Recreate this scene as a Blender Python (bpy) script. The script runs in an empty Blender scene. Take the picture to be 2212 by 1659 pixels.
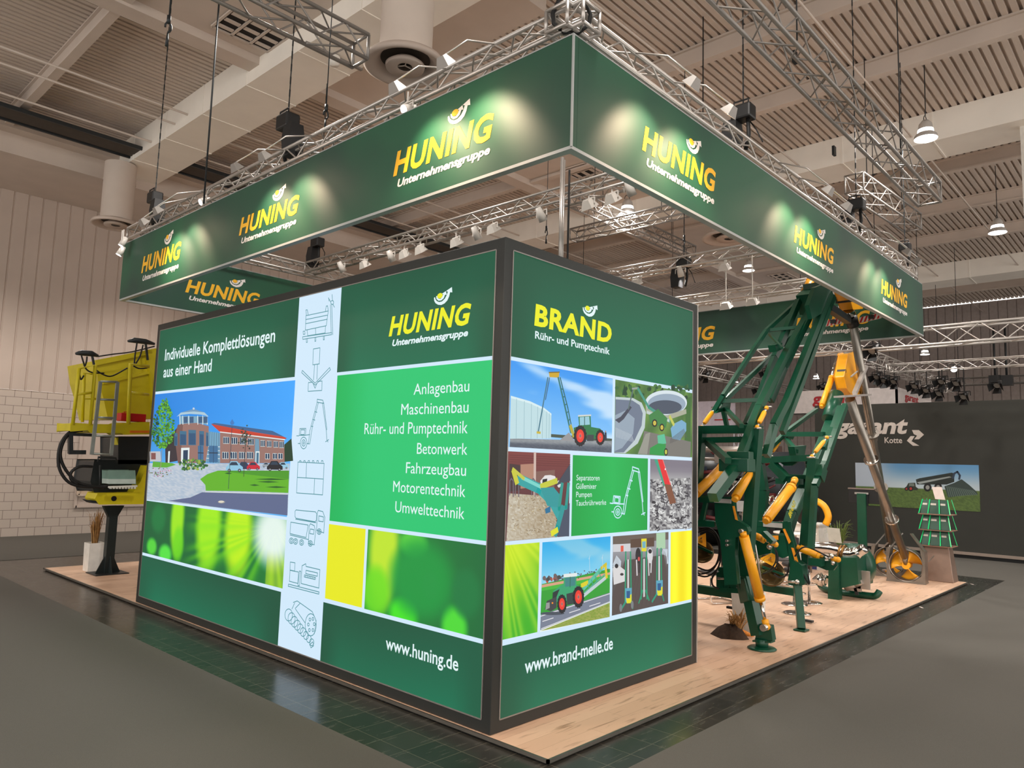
import bpy, math, random
from mathutils import Vector, Matrix, Quaternion
random.seed(7)
SC = bpy.context.scene
COL = SC.collection
V = Vector

# ------------------------------------------------------------------ camera, world, exposure
CAM = V((-4.3538, -4.1614, 2.1541))
FWD = V((0.72870, 0.67636, 0.10680)); FWD.normalize()
YAW, PITCH, ROLL, FPX = 0.7478, 0.1070, 0.0296, 1598.7349
W, H = 2212, 1659
FWD = V((math.cos(PITCH)*math.cos(YAW), math.cos(PITCH)*math.sin(YAW), math.sin(PITCH)))
_r = V((math.sin(YAW), -math.cos(YAW), 0)); _u = _r.cross(FWD)
RGT = _r*math.cos(ROLL)+_u*math.sin(ROLL); UPV = -_r*math.sin(ROLL)+_u*math.cos(ROLL)
cd = bpy.data.cameras.new('camera'); cam = bpy.data.objects.new('camera', cd); COL.objects.link(cam)
cam.matrix_world = Matrix(((RGT.x, UPV.x, -FWD.x, CAM.x), (RGT.y, UPV.y, -FWD.y, CAM.y), (RGT.z, UPV.z, -FWD.z, CAM.z), (0, 0, 0, 1)))
cd.sensor_width = 36; cd.lens = FPX/W*36; cd.clip_start = .05; cd.clip_end = 200
SC.camera = cam
SC.view_settings.view_transform = 'Standard'; SC.view_settings.look = 'None'
SC.view_settings.exposure = 0.0; SC.view_settings.gamma = 1.0; SC.view_settings.use_curve_mapping = False
wd = bpy.data.worlds.new('hall_ambient_fill'); SC.world = wd; wd.use_nodes = True
wd.node_tree.nodes['Background'].inputs[0].default_value = (1.0, .95, .90, 1)
wd.node_tree.nodes['Background'].inputs[1].default_value = 2.1  # added ambient fill, enters by the unbuilt sides behind the camera

def lamp(kind, loc, energy, color=(1, 1, 1), target=None, **kw):
    l = bpy.data.lights.new('light', kind); l.energy = energy; l.color = color
    for k, v in kw.items(): setattr(l, k, v)
    o = bpy.data.objects.new('light', l); COL.objects.link(o); o.location = loc
    d = (V(target)-V(loc)) if target else V((0, 0, -1))
    o.rotation_euler = d.to_track_quat('-Z', 'Y').to_euler()
    return o
# the hall's high-bay lamps hang in rows over the aisles; the rows outside the frame light the hall too
for lx in (-8, 0.0, 8.0, 17.0, 26.0):
    for ly in (-8.0, -1.3, 4.2, 13.0):
        lamp('SPOT', (lx, ly, 7.75), 560, (1, .94, .88), spot_size=2.5, spot_blend=.6, shadow_soft_size=.25)
# a row washing the back wall on the left
for lx in (-6.5, -1.5, 3.5):
    lamp('SPOT', (lx, 14.6, 6.0), 150, (1, .90, .82), target=(lx, 17.3, 2.6), spot_size=2.2, spot_blend=.8, shadow_soft_size=.3)

# ------------------------------------------------------------------ geometry helpers
def ray(px, py): return FWD+RGT*((px-W/2)/FPX)-UPV*((py-H/2)/FPX)
def hit(px, py, ax, val):
    v = ray(px, py); i = 'xyz'.index(ax); return CAM+v*((val-CAM[i])/v[i])
def X(v): return lambda px, py: hit(px, py, 'x', v)
def Y(v): return lambda px, py: hit(px, py, 'y', v)
def Z(v): return lambda px, py: hit(px, py, 'z', v)

def lin(c):
    c = [x/255 for x in c]
    return tuple(x/12.92 if x <= .04045 else ((x+.055)/1.055)**2.4 for x in c)

MATS = {}
def mat(name, c, rough=.5, metal=0., var=.08, scale=8., bump=0., bscale=60., coat=0., spec=.5):
    if name in MATS: return MATS[name]
    m = bpy.data.materials.new(name); m.use_nodes = True; nt = m.node_tree; b = nt.nodes['Principled BSDF']
    l = lin(c)
    tc = nt.nodes.new('ShaderNodeTexCoord'); n = nt.nodes.new('ShaderNodeTexNoise'); n.inputs['Scale'].default_value = scale; n.inputs['Detail'].default_value = 4
    nt.links.new(tc.outputs['Object'], n.inputs['Vector'])
    r = nt.nodes.new('ShaderNodeValToRGB')
    r.color_ramp.elements[0].position = .3; r.color_ramp.elements[1].position = .7
    r.color_ramp.elements[0].color = (*[x*(1-var) for x in l], 1); r.color_ramp.elements[1].color = (*[min(1, x*(1+var)) for x in l], 1)
    nt.links.new(n.outputs['Fac'], r.inputs['Fac']); nt.links.new(r.outputs['Color'], b.inputs['Base Color'])
    b.inputs['Roughness'].default_value = rough; b.inputs['Metallic'].default_value = metal
    b.inputs['Specular IOR Level'].default_value = spec
    if coat: b.inputs['Coat Weight'].default_value = coat; b.inputs['Coat Roughness'].default_value = .1
    if bump:
        n2 = nt.nodes.new('ShaderNodeTexNoise'); n2.inputs['Scale'].default_value = bscale; n2.inputs['Detail'].default_value = 6
        nt.links.new(tc.outputs['Object'], n2.inputs['Vector'])
        bp = nt.nodes.new('ShaderNodeBump'); bp.inputs['Strength'].default_value = bump; bp.inputs['Distance'].default_value = .01
        nt.links.new(n2.outputs['Fac'], bp.inputs['Height']); nt.links.new(bp.outputs['Normal'], b.inputs['Normal'])
    MATS[name] = m
    return m
def emat(name, c, strength):
    if name in MATS: return MATS[name]
    m = bpy.data.materials.new(name); m.use_nodes = True; b = m.node_tree.nodes['Principled BSDF']
    l = lin(c); b.inputs['Base Color'].default_value = (.02, .02, .02, 1); b.inputs['Specular IOR Level'].default_value = .2; b.inputs['Emission Color'].default_value = (*l, 1); b.inputs['Emission Strength'].default_value = strength
    MATS[name] = m
    return m
def artmat(name, lit):
    """Printed artwork: colours come from the print (a colour attribute); lit > 0 for backlit film."""
    m = bpy.data.materials.new(name); m.use_nodes = True; nt = m.node_tree; b = nt.nodes['Principled BSDF']
    a = nt.nodes.new('ShaderNodeAttribute'); a.attribute_name = 'Col'
    if lit:
        b.inputs['Base Color'].default_value = (.02, .02, .02, 1)
        nt.links.new(a.outputs['Color'], b.inputs['Emission Color']); b.inputs['Emission Strength'].default_value = lit
        b.inputs['Specular IOR Level'].default_value = .2
    else:
        nt.links.new(a.outputs['Color'], b.inputs['Base Color'])
    b.inputs['Roughness'].default_value = .55
    MATS[name] = m
    return m

ORG = {}
def finish(o, name, parent=None, org=None):
    COL.objects.link(o)
    if parent is not None:
        o.parent = parent; ORG[o.name] = ORG[parent.name]
    else:
        ORG[o.name] = V(org) if org is not None else V((0, 0, 0)); o.location = ORG[o.name]
def tag(o, label=None, cat=None, group=None, kind=None):
    if label: o['label'] = label
    if cat: o['category'] = cat
    if group: o['group'] = group
    if kind: o['kind'] = kind
    return o
def thing(name, loc, label, cat, group=None):
    o = bpy.data.objects.new(name, None); o.empty_display_size = .1; finish(o, name, None, loc)
    return tag(o, label, cat, group)

class MB:
    """collects shapes (world coordinates) and links them as ONE mesh object"""
    def __init__(s): s.v = []; s.f = []; s.sm = []
    def add(s, vs, fs, smooth=False):
        k = len(s.v); s.v += [V(p) for p in vs]; s.f += [tuple(i+k for i in f) for f in fs]; s.sm += [smooth]*len(fs); return s
    def box(s, a, b):
        x0, y0, z0 = (min(a[i], b[i]) for i in range(3)); x1, y1, z1 = (max(a[i], b[i]) for i in range(3))
        return s.add([(x0, y0, z0), (x1, y0, z0), (x1, y1, z0), (x0, y1, z0), (x0, y0, z1), (x1, y0, z1), (x1, y1, z1), (x0, y1, z1)],
                     [(3, 2, 1, 0), (4, 5, 6, 7), (0, 1, 5, 4), (1, 2, 6, 5), (2, 3, 7, 6), (3, 0, 4, 7)])
    def cbox(s, c, size, rot=None):
        hx, hy, hz = (q/2 for q in size); m = rot or Matrix.Identity(3); c = V(c)
        p = [c+m@V((sx*hx, sy*hy, sz*hz)) for sz in (-1, 1) for sx, sy in ((-1, -1), (1, -1), (1, 1), (-1, 1))]
        return s.add(p, [(3, 2, 1, 0), (4, 5, 6, 7), (0, 1, 5, 4), (1, 2, 6, 5), (2, 3, 7, 6), (3, 0, 4, 7)])
    def bar(s, p, q, w, h=None, up=(0, 0, 1)):
        p, q = V(p), V(q); h = h or w; d = (q-p); L = d.length
        if L < 1e-6: return s
        d.normalize(); u = V(up)
        if abs(d.dot(u)) > .98: u = V((1, 0, 0))
        r = d.cross(u).normalized(); u = r.cross(d)
        m = Matrix((r, d, u)).transposed()
        return s.cbox((p+q)/2, (w, L, h), m)
    def tube(s, p, q, r, r2=None, n=12, caps=True):
        p, q = V(p), V(q); r2 = r if r2 is None else r2; d = q-p
        if d.length < 1e-6: return s
        d.normalize(); u = V((0, 0, 1)) if abs(d.z) < .9 else V((1, 0, 0)); a = d.cross(u).normalized(); b = d.cross(a)
        vs = []
        for c, rr in ((p, r), (q, r2)):
            for i in range(n):
                t = 2*math.pi*i/n; vs.append(c+a*(rr*math.cos(t))+b*(rr*math.sin(t)))
        s.add(vs, [(i, (i+1) % n, n+(i+1) % n, n+i) for i in range(n)], True)
        if caps:
            k = len(s.v)-2*n; s.f += [tuple(k+i for i in range(n-1, -1, -1)), tuple(k+n+i for i in range(n))]; s.sm += [False]*2
        return s
    def path(s, pts, r, n=8):
        pts = [V(p) for p in pts]; vs = []; m = len(pts); a = None
        for i, p in enumerate(pts):
            d = (pts[min(i+1, m-1)]-pts[max(i-1, 0)]).normalized()
            if a is None:
                u = V((0, 0, 1)) if abs(d.z) < .9 else V((1, 0, 0)); a = d.cross(u).normalized()
            else: a = (a-d*a.dot(d)).normalized()
            b = d.cross(a); rr = r[i] if isinstance(r, (list, tuple)) else r
            for k in range(n):
                t = 2*math.pi*k/n; vs.append(p+a*(rr*math.cos(t))+b*(rr*math.sin(t)))
        fs = [(i*n+k, i*n+(k+1) % n, (i+1)*n+(k+1) % n, (i+1)*n+k) for i in range(m-1) for k in range(n)]
        s.add(vs, fs, True); k = len(s.v)-m*n
        s.f += [tuple(k+i for i in range(n-1, -1, -1)), tuple(k+(m-1)*n+i for i in range(n))]; s.sm += [False]*2
        return s
    def lathe(s, c, prof, axis=(0, 0, 1), n=24, closed=False):
        c = V(c); d = V(axis).normalized(); u = V((0, 0, 1)) if abs(d.z) < .9 else V((1, 0, 0)); a = d.cross(u).normalized(); b = d.cross(a)
        vs = []; m = len(prof)
        for r, z in prof:
            for i in range(n):
                t = 2*math.pi*i/n; vs.append(c+d*z+a*(r*math.cos(t))+b*(r*math.sin(t)))
        rng = range(m) if closed else range(m-1)
        return s.add(vs, [(j*n+i, j*n+(i+1) % n, ((j+1) % m)*n+(i+1) % n, ((j+1) % m)*n+i) for j in rng for i in range(n)], True)
    def prism(s, pts, d):
        pts = [V(p) for p in pts]; d = V(d); n = len(pts)
        nrm = V((0, 0, 0))
        for i in range(n): nrm += pts[i].cross(pts[(i+1) % n])
        if nrm.dot(d) > 0: pts = pts[::-1]
        vs = pts+[p+d for p in pts]
        return s.add(vs, [tuple(range(n)), tuple(range(2*n-1, n-1, -1))]+[(i, n+i, n+(i+1) % n, (i+1) % n)[::-1] for i in range(n)][::1])
    def ball(s, c, r, n=10, sc=(1, 1, 1)):
        c = V(c); vs = []; m = n//2+1
        for j in range(m+1):
            ph = math.pi*j/m
            for i in range(n):
                t = 2*math.pi*i/n; vs.append(c+V((sc[0]*r*math.sin(ph)*math.cos(t), sc[1]*r*math.sin(ph)*math.sin(t), sc[2]*r*math.cos(ph))))
        return s.add(vs, [(j*n+i, (j+1)*n+i, (j+1)*n+(i+1) % n, j*n+(i+1) % n) for j in range(m) for i in range(n)], True)
    def build(s, name, material, parent=None, org=None, bevel=0, label=None):
        o0 = ORG[parent.name] if parent is not None else V(org or (0, 0, 0))
        me = bpy.data.meshes.new(name); me.from_pydata([tuple(p-o0) for p in s.v], [], s.f); me.validate()
        if len(me.polygons) == len(s.sm): me.polygons.foreach_set('use_smooth', s.sm)
        me.materials.append(material); me.update()
        o = bpy.data.objects.new(name, me); finish(o, name, parent, o0)
        if bevel:
            b = o.modifiers.new('bevel', 'BEVEL'); b.width = bevel; b.segments = 2; b.limit_method = 'ANGLE'
        if label: o['label'] = label
        return o
def kids(o): return list(o.children)
def dup(o, loc, rz=0., label=None, group=None, parent=None):
    c = o.copy(); COL.objects.link(c)
    if parent is None:
        c.location = loc; c.rotation_euler = (0, 0, rz); ORG[c.name] = V(loc)
        if label: c['label'] = label
        if group: c['group'] = group
    else: c.parent = parent
    for k in kids(o): dup(k, None, parent=c)
    return c
def lerp(a, b, t): return V(a)*(1-t)+V(b)*t
def sag(p, q, drop, n=8): return [lerp(p, q, i/n)-V((0, 0, drop*4*(i/n)*(1-i/n))) for i in range(n+1)]

# ------------------------------------------------------------------ materials
ALU = mat('aluminium_truss', (196, 190, 184), .38, .75, .05)
ALUD = mat('aluminium_dull', (150, 145, 140), .5, .6, .05)
STEEL = mat('stainless_steel', (150, 144, 136), .32, .9, .12, 5)
CHROME = mat('chrome', (215, 212, 208), .1, 1., .02)
GREEN = mat('green_machine_paint', (2, 70, 48), .38, 0., .1, 5, coat=.15)
YEL = mat('yellow_machine_paint', (240, 165, 20), .42, 0., .06, 6, coat=.15)
HOPPER = mat('yellow_hopper_paint', (205, 190, 20), .45, 0., .07, 4)
BLACK = mat('black_plastic', (16, 16, 17), .45)
DARK = mat('dark_grey_metal', (38, 42, 44), .45, .2)
RUBBER = mat('black_rubber', (14, 14, 14), .6)
WHITE = mat('white_lacquer', (228, 224, 216), .4)
GIRDM = mat('girder_uplight_tint', (246, 240, 230), .65, 0., .03, 2)  # spill light on the undersides is put into this paler girder colour
CREAM = mat('painted_ceiling_steel', (206, 192, 180), .7, 0., .04, 2)
WALLM = mat('wall_cladding_paint', (190, 174, 162), .65, 0., .04, 1.5)
FRAME = mat('dark_frame', (34, 36, 33), .5, 0., .06)
RED = mat('red_paint', (190, 24, 24), .45)
PAPER = mat('white_paper', (222, 205, 196), .6)
STRAW = mat('dry_straw', (160, 118, 66), .8, 0., .25, 20)
LEAF = mat('green_leaf', (92, 112, 44), .6, 0., .25, 20)
SOIL = mat('potting_soil', (60, 42, 28), .95, 0., .3, 30, .6)
HOT = emat('hot_halogen_glass', (255, 222, 186), 30)
GLOW = emat('lamp_glass', (255, 250, 244), 12)
# ------------------------------------------------------------------ THE SETTING
XW0, XW1, YW0, YW1 = -16., 31., -16., 17.43
ZDECK, ZPURL, ZGIRD = 9.43, 9.1, 8.82
def floor_mat():
    m = bpy.data.materials.new('dark_floor_tiles'); m.use_nodes = True; nt = m.node_tree; b = nt.nodes['Principled BSDF']
    tc = nt.nodes.new('ShaderNodeTexCoord')
    br = nt.nodes.new('ShaderNodeTexBrick'); br.offset = 0; br.inputs['Scale'].default_value = 1
    br.inputs['Brick Width'].default_value = .30; br.inputs['Row Height'].default_value = .30; br.inputs['Mortar Size'].default_value = .004
    br.inputs['Color1'].default_value = (*lin((40, 41, 38)), 1); br.inputs['Color2'].default_value = (*lin((50, 49, 45)), 1); br.inputs['Mortar'].default_value = (*lin((84, 80, 70)), 1)
    nt.links.new(tc.outputs['Object'], br.inputs['Vector'])
    n = nt.nodes.new('ShaderNodeTexNoise'); n.inputs['Scale'].default_value = 3; n.inputs['Detail'].default_value = 8
    mp = nt.nodes.new('ShaderNodeMapping'); mp.inputs['Scale'].default_value = (1.5, 9, 1); mp.inputs['Rotation'].default_value = (0, 0, .6)
    nt.links.new(tc.outputs['Object'], mp.inputs['Vector']); nt.links.new(mp.outputs['Vector'], n.inputs['Vector'])
    r = nt.nodes.new('ShaderNodeValToRGB'); r.color_ramp.elements[0].position = .55; r.color_ramp.elements[1].position = .75
    r.color_ramp.elements[0].color = (0, 0, 0, 1); r.color_ramp.elements[1].color = (.35, .35, .35, 1)
    nt.links.new(n.outputs['Fac'], r.inputs['Fac'])
    mx = nt.nodes.new('ShaderNodeMix'); mx.data_type = 'RGBA'; mx.inputs['B'].default_value = (*lin((112, 108, 98)), 1)
    nt.links.new(r.outputs['Color'], mx.inputs['Factor']); nt.links.new(br.outputs['Color'], mx.inputs['A']); nt.links.new(mx.outputs['Result'], b.inputs['Base Color'])
    r2 = nt.nodes.new('ShaderNodeMapRange'); r2.inputs['To Min'].default_value = .16; r2.inputs['To Max'].default_value = .34
    nt.links.new(n.outputs['Fac'], r2.inputs['Value']); nt.links.new(r2.outputs['Result'], b.inputs['Roughness'])
    return m
def plank_mat():
    m = bpy.data.materials.new('oak_plank_vinyl'); m.use_nodes = True; nt = m.node_tree; b = nt.nodes['Principled BSDF']
    tc = nt.nodes.new('ShaderNodeTexCoord')
    br = nt.nodes.new('ShaderNodeTexBrick'); br.offset = .37; br.inputs['Scale'].default_value = 1
    br.inputs['Brick Width'].default_value = 1.2; br.inputs['Row Height'].default_value = .17; br.inputs['Mortar Size'].default_value = .0012
    br.inputs['Color1'].default_value = (*lin((214, 176, 148)), 1); br.inputs['Color2'].default_value = (*lin((228, 192, 164)), 1); br.inputs['Mortar'].default_value = (*lin((160, 122, 95)), 1)
    nt.links.new(tc.outputs['Object'], br.inputs['Vector'])
    mp = nt.nodes.new('ShaderNodeMapping'); mp.inputs['Scale'].default_value = (1.6, 13, 1)
    nt.links.new(tc.outputs['Object'], mp.inputs['Vector'])
    n = nt.nodes.new('ShaderNodeTexNoise'); n.inputs['Scale'].default_value = 1.6; n.inputs['Detail'].default_value = 7; n.inputs['Distortion'].default_value = .6
    nt.links.new(mp.outputs['Vector'], n.inputs['Vector'])
    r = nt.nodes.new('ShaderNodeValToRGB'); r.color_ramp.elements[0].position = .27; r.color_ramp.elements[1].position = .42
    r.color_ramp.elements[0].color = (.38, .30, .24, 1); r.color_ramp.elements[1].color = (1, 1, 1, 1)
    nt.links.new(n.outputs['Fac'], r.inputs['Fac'])
    mx = nt.nodes.new('ShaderNodeMix'); mx.data_type = 'RGBA'; mx.blend_type = 'MULTIPLY'; mx.inputs['Factor'].default_value = .8
    nt.links.new(br.outputs['Color'], mx.inputs['A']); nt.links.new(r.outputs['Color'], mx.inputs['B']); nt.links.new(mx.outputs['Result'], b.inputs['Base Color'])
    b.inputs['Roughness'].default_value = .42
    return m
def carpet_mat():
    m = mat('grey_aisle_carpet', (104, 101, 95), .95, 0., .16, 260., .7, 420., spec=.1)
    return m
def block_mat():
    m = bpy.data.materials.new('painted_block_wall'); m.use_nodes = True; nt = m.node_tree; b = nt.nodes['Principled BSDF']
    tc = nt.nodes.new('ShaderNodeTexCoord'); mp = nt.nodes.new('ShaderNodeMapping'); mp.inputs['Rotation'].default_value = (math.pi/2, 0, 0)
    nt.links.new(tc.outputs['Object'], mp.inputs['Vector'])
    br = nt.nodes.new('ShaderNodeTexBrick'); br.offset = .5; br.inputs['Scale'].default_value = 1
    br.inputs['Brick Width'].default_value = .36; br.inputs['Row Height'].default_value = .215; br.inputs['Mortar Size'].default_value = .005
    l = lin((190, 176, 164)); br.inputs['Color1'].default_value = (*l, 1); br.inputs['Color2'].default_value = (*[x*.95 for x in l], 1); br.inputs['Mortar'].default_value = (*lin((110, 98, 90)), 1)
    nt.links.new(mp.outputs['Vector'], br.inputs['Vector']); nt.links.new(br.outputs['Color'], b.inputs['Base Color']); b.inputs['Roughness'].default_value = .7
    return m
tag(MB().box((XW0, YW0, -.12), (XW1, YW1, 0)).build('floor', floor_mat()), kind='structure')
CARP = carpet_mat()
def carpet(a, b, label): tag(MB().box((*a, .0), (*b, .007)).build('carpet', CARP, org=(*a, 0)), label, 'carpet', 'grey aisle carpets round the stand')
carpet((XW0, YW0), (-.76, 12.85), 'dark grey carpet of the aisle in front of the long left panel')
carpet((-.76, YW0), (14.5, -1.04), 'dark grey carpet of the aisle right of the wooden platform')
carpet((XW0, 12.9), (16, YW1-.02), 'dark grey carpet at the foot of the block wall')
carpet((14.5, YW0), (XW1, 6), 'dark grey carpet in front of the dark exhibitor wall')
# left wall: blocks below, ribbed cladding above
tag(MB().box((XW0, YW1, -.1), (XW1, YW1+.3, 3.62)).build('wall_left', block_mat()), kind='structure')
wl = MB(); xs = []; x = XW0
while x < XW1:
    xs += [(x, YW1-.03), (x+.265, YW1-.03), (x+.28, YW1-.005), (x+.305, YW1-.005)]; x += .32
for (xa, ya), (xb, yb) in zip(xs, xs[1:]):
    wl.add([(xa, ya, 3.62), (xb, yb, 3.62), (xb, yb, 8.9), (xa, ya, 8.9)], [(0, 1, 2, 3)])
tag(wl.build('wall_left_cladding', WALLM), kind='structure')
# smooth panel with skirting on the left wall behind the yellow machine
tag(MB().box((2.3, YW1-.05, .72), (9, YW1, 2.9)).box((2.3, YW1-.07, .68), (9, YW1-.02, .73)).box((2.27, YW1-.07, .68), (2.33, YW1-.02, 2.9)).build('trim_1', WALLM), kind='structure')
# far right wall: ribbed cladding
wr = MB(); ys = []; y = YW0
while y < YW1:
    ys += [(y, XW1), (y+.265, XW1), (y+.28, XW1+.03), (y+.305, XW1+.03)]; y += .32
for (ya, xa), (yb, xb) in zip(ys, ys[1:]):
    wr.add([(xa, ya, 0), (xb, yb, 0), (xb, yb, 9.4), (xa, ya, 9.4)], [(0, 1, 2, 3)])
tag(wr.build('wall_right', mat('far_wall_paint', (150, 138, 132), .7)), kind='structure')
tag(MB().box((XW1-.5, 15.2, 0), (XW1-.02, 17.3, 9)).build('wall_right_recess', mat('recess_grey', (92, 86, 82), .8)), kind='structure')
# ceiling: ribbed deck, ribs run along x
ck = MB(); pr_ = []; y = YW0
while y < YW1+.2:
    pr_ += [(y, ZDECK), (y+.088, ZDECK), (y+.098, ZDECK+.07), (y+.136, ZDECK+.07)]; y += .144
for (ya, za), (yb, zb) in zip(pr_, pr_[1:]):
    ck.add([(XW0, ya, za), (XW1, ya, za), (XW1, yb, zb), (XW0, yb, zb)], [(3, 2, 1, 0)])
ceil = tag(ck.build('ceiling', CREAM), kind='structure')
MB().box((XW0, YW0, ZDECK+.08), (XW1, YW1, ZDECK+.2)).build('roof_slab', CREAM, ceil)
def ibeam(x, w=.16, y0=YW0, y1=YW1-.05):
    return MB().box((x-w/2, y0, ZPURL), (x+w/2, y1, ZPURL+.035)).box((x-.03, y0, ZPURL+.03), (x+.03, y1, ZDECK-.03)).box((x-w/2, y0, ZDECK-.035), (x+w/2, y1, ZDECK-.001))
for x in (-3.6, -.62, 6.6, 8.96, 14.4, 17.3, 20.2, 27.4): ibeam(x).build('purlin', CREAM, ceil)
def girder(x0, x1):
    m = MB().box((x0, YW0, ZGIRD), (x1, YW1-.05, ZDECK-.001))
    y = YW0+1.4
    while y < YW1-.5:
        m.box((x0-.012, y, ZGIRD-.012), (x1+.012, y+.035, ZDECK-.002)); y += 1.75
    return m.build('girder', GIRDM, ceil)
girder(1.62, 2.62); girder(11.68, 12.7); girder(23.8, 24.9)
# cross beams along x and the dropped soffits between them
for y in (7.72, 14.3, -6.5): MB().box((XW0, y, 9.05), (XW1, y+.36, ZDECK-.002)).build('cross_beam', CREAM, ceil)
MB().box((XW0, 3.0, 9.2), (3.9, 7.72, ZDECK-.002)).build('soffit', CREAM, ceil)
MB().box((3.9, 5.2, 9.2), (XW1, 7.72, ZDECK-.002)).build('soffit', CREAM, ceil)
MB().box((XW0, 14.66, 8.6), (XW1, YW1-.01, 9.2)).build('soffit', CREAM, ceil)
# thin pipes and conduits under the deck, running along x
for y, z in ((10.6, 9.02), (11.2, 9.0), (12.4, 8.95), (-.2, 9.02), (2.1, 9.0)): MB().tube((XW0, y, z), (XW1, y, z), .022, n=6).build('pipe', CREAM, ceil)
for y in (12.9, 13.6): MB().box((XW0, y, 8.9), (XW1, y+.05, 8.98)).build('cable_tray', DARK, ceil)
MB().box((XW0, 13.0, 8.93), (XW1, 13.55, 8.95)).build('cable_tray', mat('tray_bed_grey', (70, 62, 55), .8), ceil)  # flat grey bed between the tray rails
for xx, yy in ((11.3, 1.2), (12.9, .9), (7.2, .4)): MB().box((xx, yy, 8.9), (xx+.12, yy+.05, 9.1)).build('junction_box', DARK, ceil)
# grilles set in the soffits
def grille(x0, y0, label):
    t = thing('air_grille', (x0, y0, 9.19), label, 'vent', 'air grilles in the ceiling soffit')
    fr = MB(); L, B = 1.0, .72
    for i in range(4): fr.box((x0+L*i/3-.02, y0, 9.16), (x0+L*i/3+.02, y0+B, 9.19))
    for j in (0, 1): fr.box((x0, y0+B*j-.02, 9.16), (x0+L, y0+B*j+.02, 9.19))
    fr.build('frame', CREAM, t)
    MB().box((x0, y0, 9.186), (x0+L, y0+B, 9.199)).build('dark_opening', mat('vent_dark', (34, 29, 26), .9), t)
    sl = MB()
    for i in range(3):
        for j in range(3):
            sl.box((x0+L*(i+.12)/3, y0+B*(j+.25)/3, 9.165), (x0+L*(i+.88)/3, y0+B*(j+.62)/3, 9.18))
    sl.build('louvre', CREAM, t)
g0 = hit(500, 45, 'z', 9.19); grille(g0.x-.15, g0.y-.35, 'dark square air grille in the soffit at the upper left')
g0 = hit(1268, 372, 'z', 9.19); grille(g0.x-.5, g0.y-.3, 'air grille in the soffit seen just under the fascia corner')
g0 = hit(1690, 602, 'z', 9.19); grille(g0.x-.8, g0.y-.5, 'air grille in the soffit left of the green boom head')

# ------------------------------------------------------------------ stand platform
PX, PY, PL, PR = -.037, -.621, 11.822, 13.229
pl = thing('exhibition_platform', (PX, PY, 0), 'flat raised platform of light oak planks under the green stand', 'platform')
MB().box((PX+.02, PY+.02, .012), (PX+PR-.02, PY+PL-.02, .04)).build('plank_deck', plank_mat(), pl)
ed = MB()
for a, b in (((PX, PY), (PX+PR, PY+.02)), ((PX, PY), (PX+.02, PY+PL)), ((PX, PY+PL-.02), (PX+PR, PY+PL)), ((PX+PR-.02, PY), (PX+PR, PY+PL))):
    ed.box((*a, .016), (*b, .0415))
ed.build('edge_profile', mat('edge_aluminium', (125, 120, 112), .35, .8), pl)
MB().box((PX+.03, PY+.03, 0), (PX+PR-.03, PY+PL-.03, .014)).build('recessed_base', BLACK, pl)
# ------------------------------------------------------------------ printing: lettering and artwork on flat faces
_TC = {}
def text_mesh(s, bold, shear, space=1.0):
    k = (s, bold, shear, space)
    if k not in _TC:
        c = bpy.data.curves.new('t', 'FONT'); c.body = s; c.offset = bold; c.shear = shear; c.space_character = space; c.fill_mode = 'FRONT'; c.resolution_u = 3
        o = bpy.data.objects.new('t', c); COL.objects.link(o); bpy.context.view_layer.update()
        me = bpy.data.meshes.new_from_object(o.evaluated_get(bpy.context.evaluated_depsgraph_get()))
        vs = [v.co.copy() for v in me.vertices]; fs = [tuple(p.vertices) for p in me.polygons]
        bpy.data.objects.remove(o); bpy.data.curves.remove(c); bpy.data.meshes.remove(me)
        _TC[k] = (vs, fs, min(v.x for v in vs), max(v.x for v in vs))
    return _TC[k]
def caph(bold):
    vs = text_mesh('H', bold, 0)[0]; return min(v.y for v in vs), max(v.y for v in vs)
def put_text(name, s, o, u, v, width, height, n, material, parent, bold=0., shear=0., lift=.003, space=1.0):
    vs, fs, x0, x1 = text_mesh(s, bold, shear, space); b0, b1 = caph(bold)
    m = MB(); o = V(o)+V(n)*lift
    pts = [o+u*((p.x-x0)/(x1-x0)*width)+v*((p.y-b0)/(b1-b0)*height) for p in vs]
    if u.cross(v).dot(n) < 0: fs = [f[::-1] for f in fs]
    m.add(pts, fs); return m.build(name, material, parent)
def uv_of(P, pl, pr_, pt=None):
    a, b = P(*pl), P(*pr_); d = b-a; d.z = 0; u = d.normalized() if abs(d.x) > abs(d.y) else d.normalized()
    u = V((round(u.x), round(u.y), 0)); w = (b-a).dot(u); h = (P(*pt).z-a.z) if pt else 0
    return a, u, w, h, (a.z+b.z)/2
def txt(name, s, P, n, pl, pr_, pt, material, parent, bold=.0, shear=0., lift=.003, h=None, space=1.0):
    a, u, w, hh, z = uv_of(P, pl, pr_, pt); a.z = z
    return put_text(name, s, a, u, V((0, 0, 1)), w, h or hh, V(n), material, parent, bold, shear, lift, space)

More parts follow.
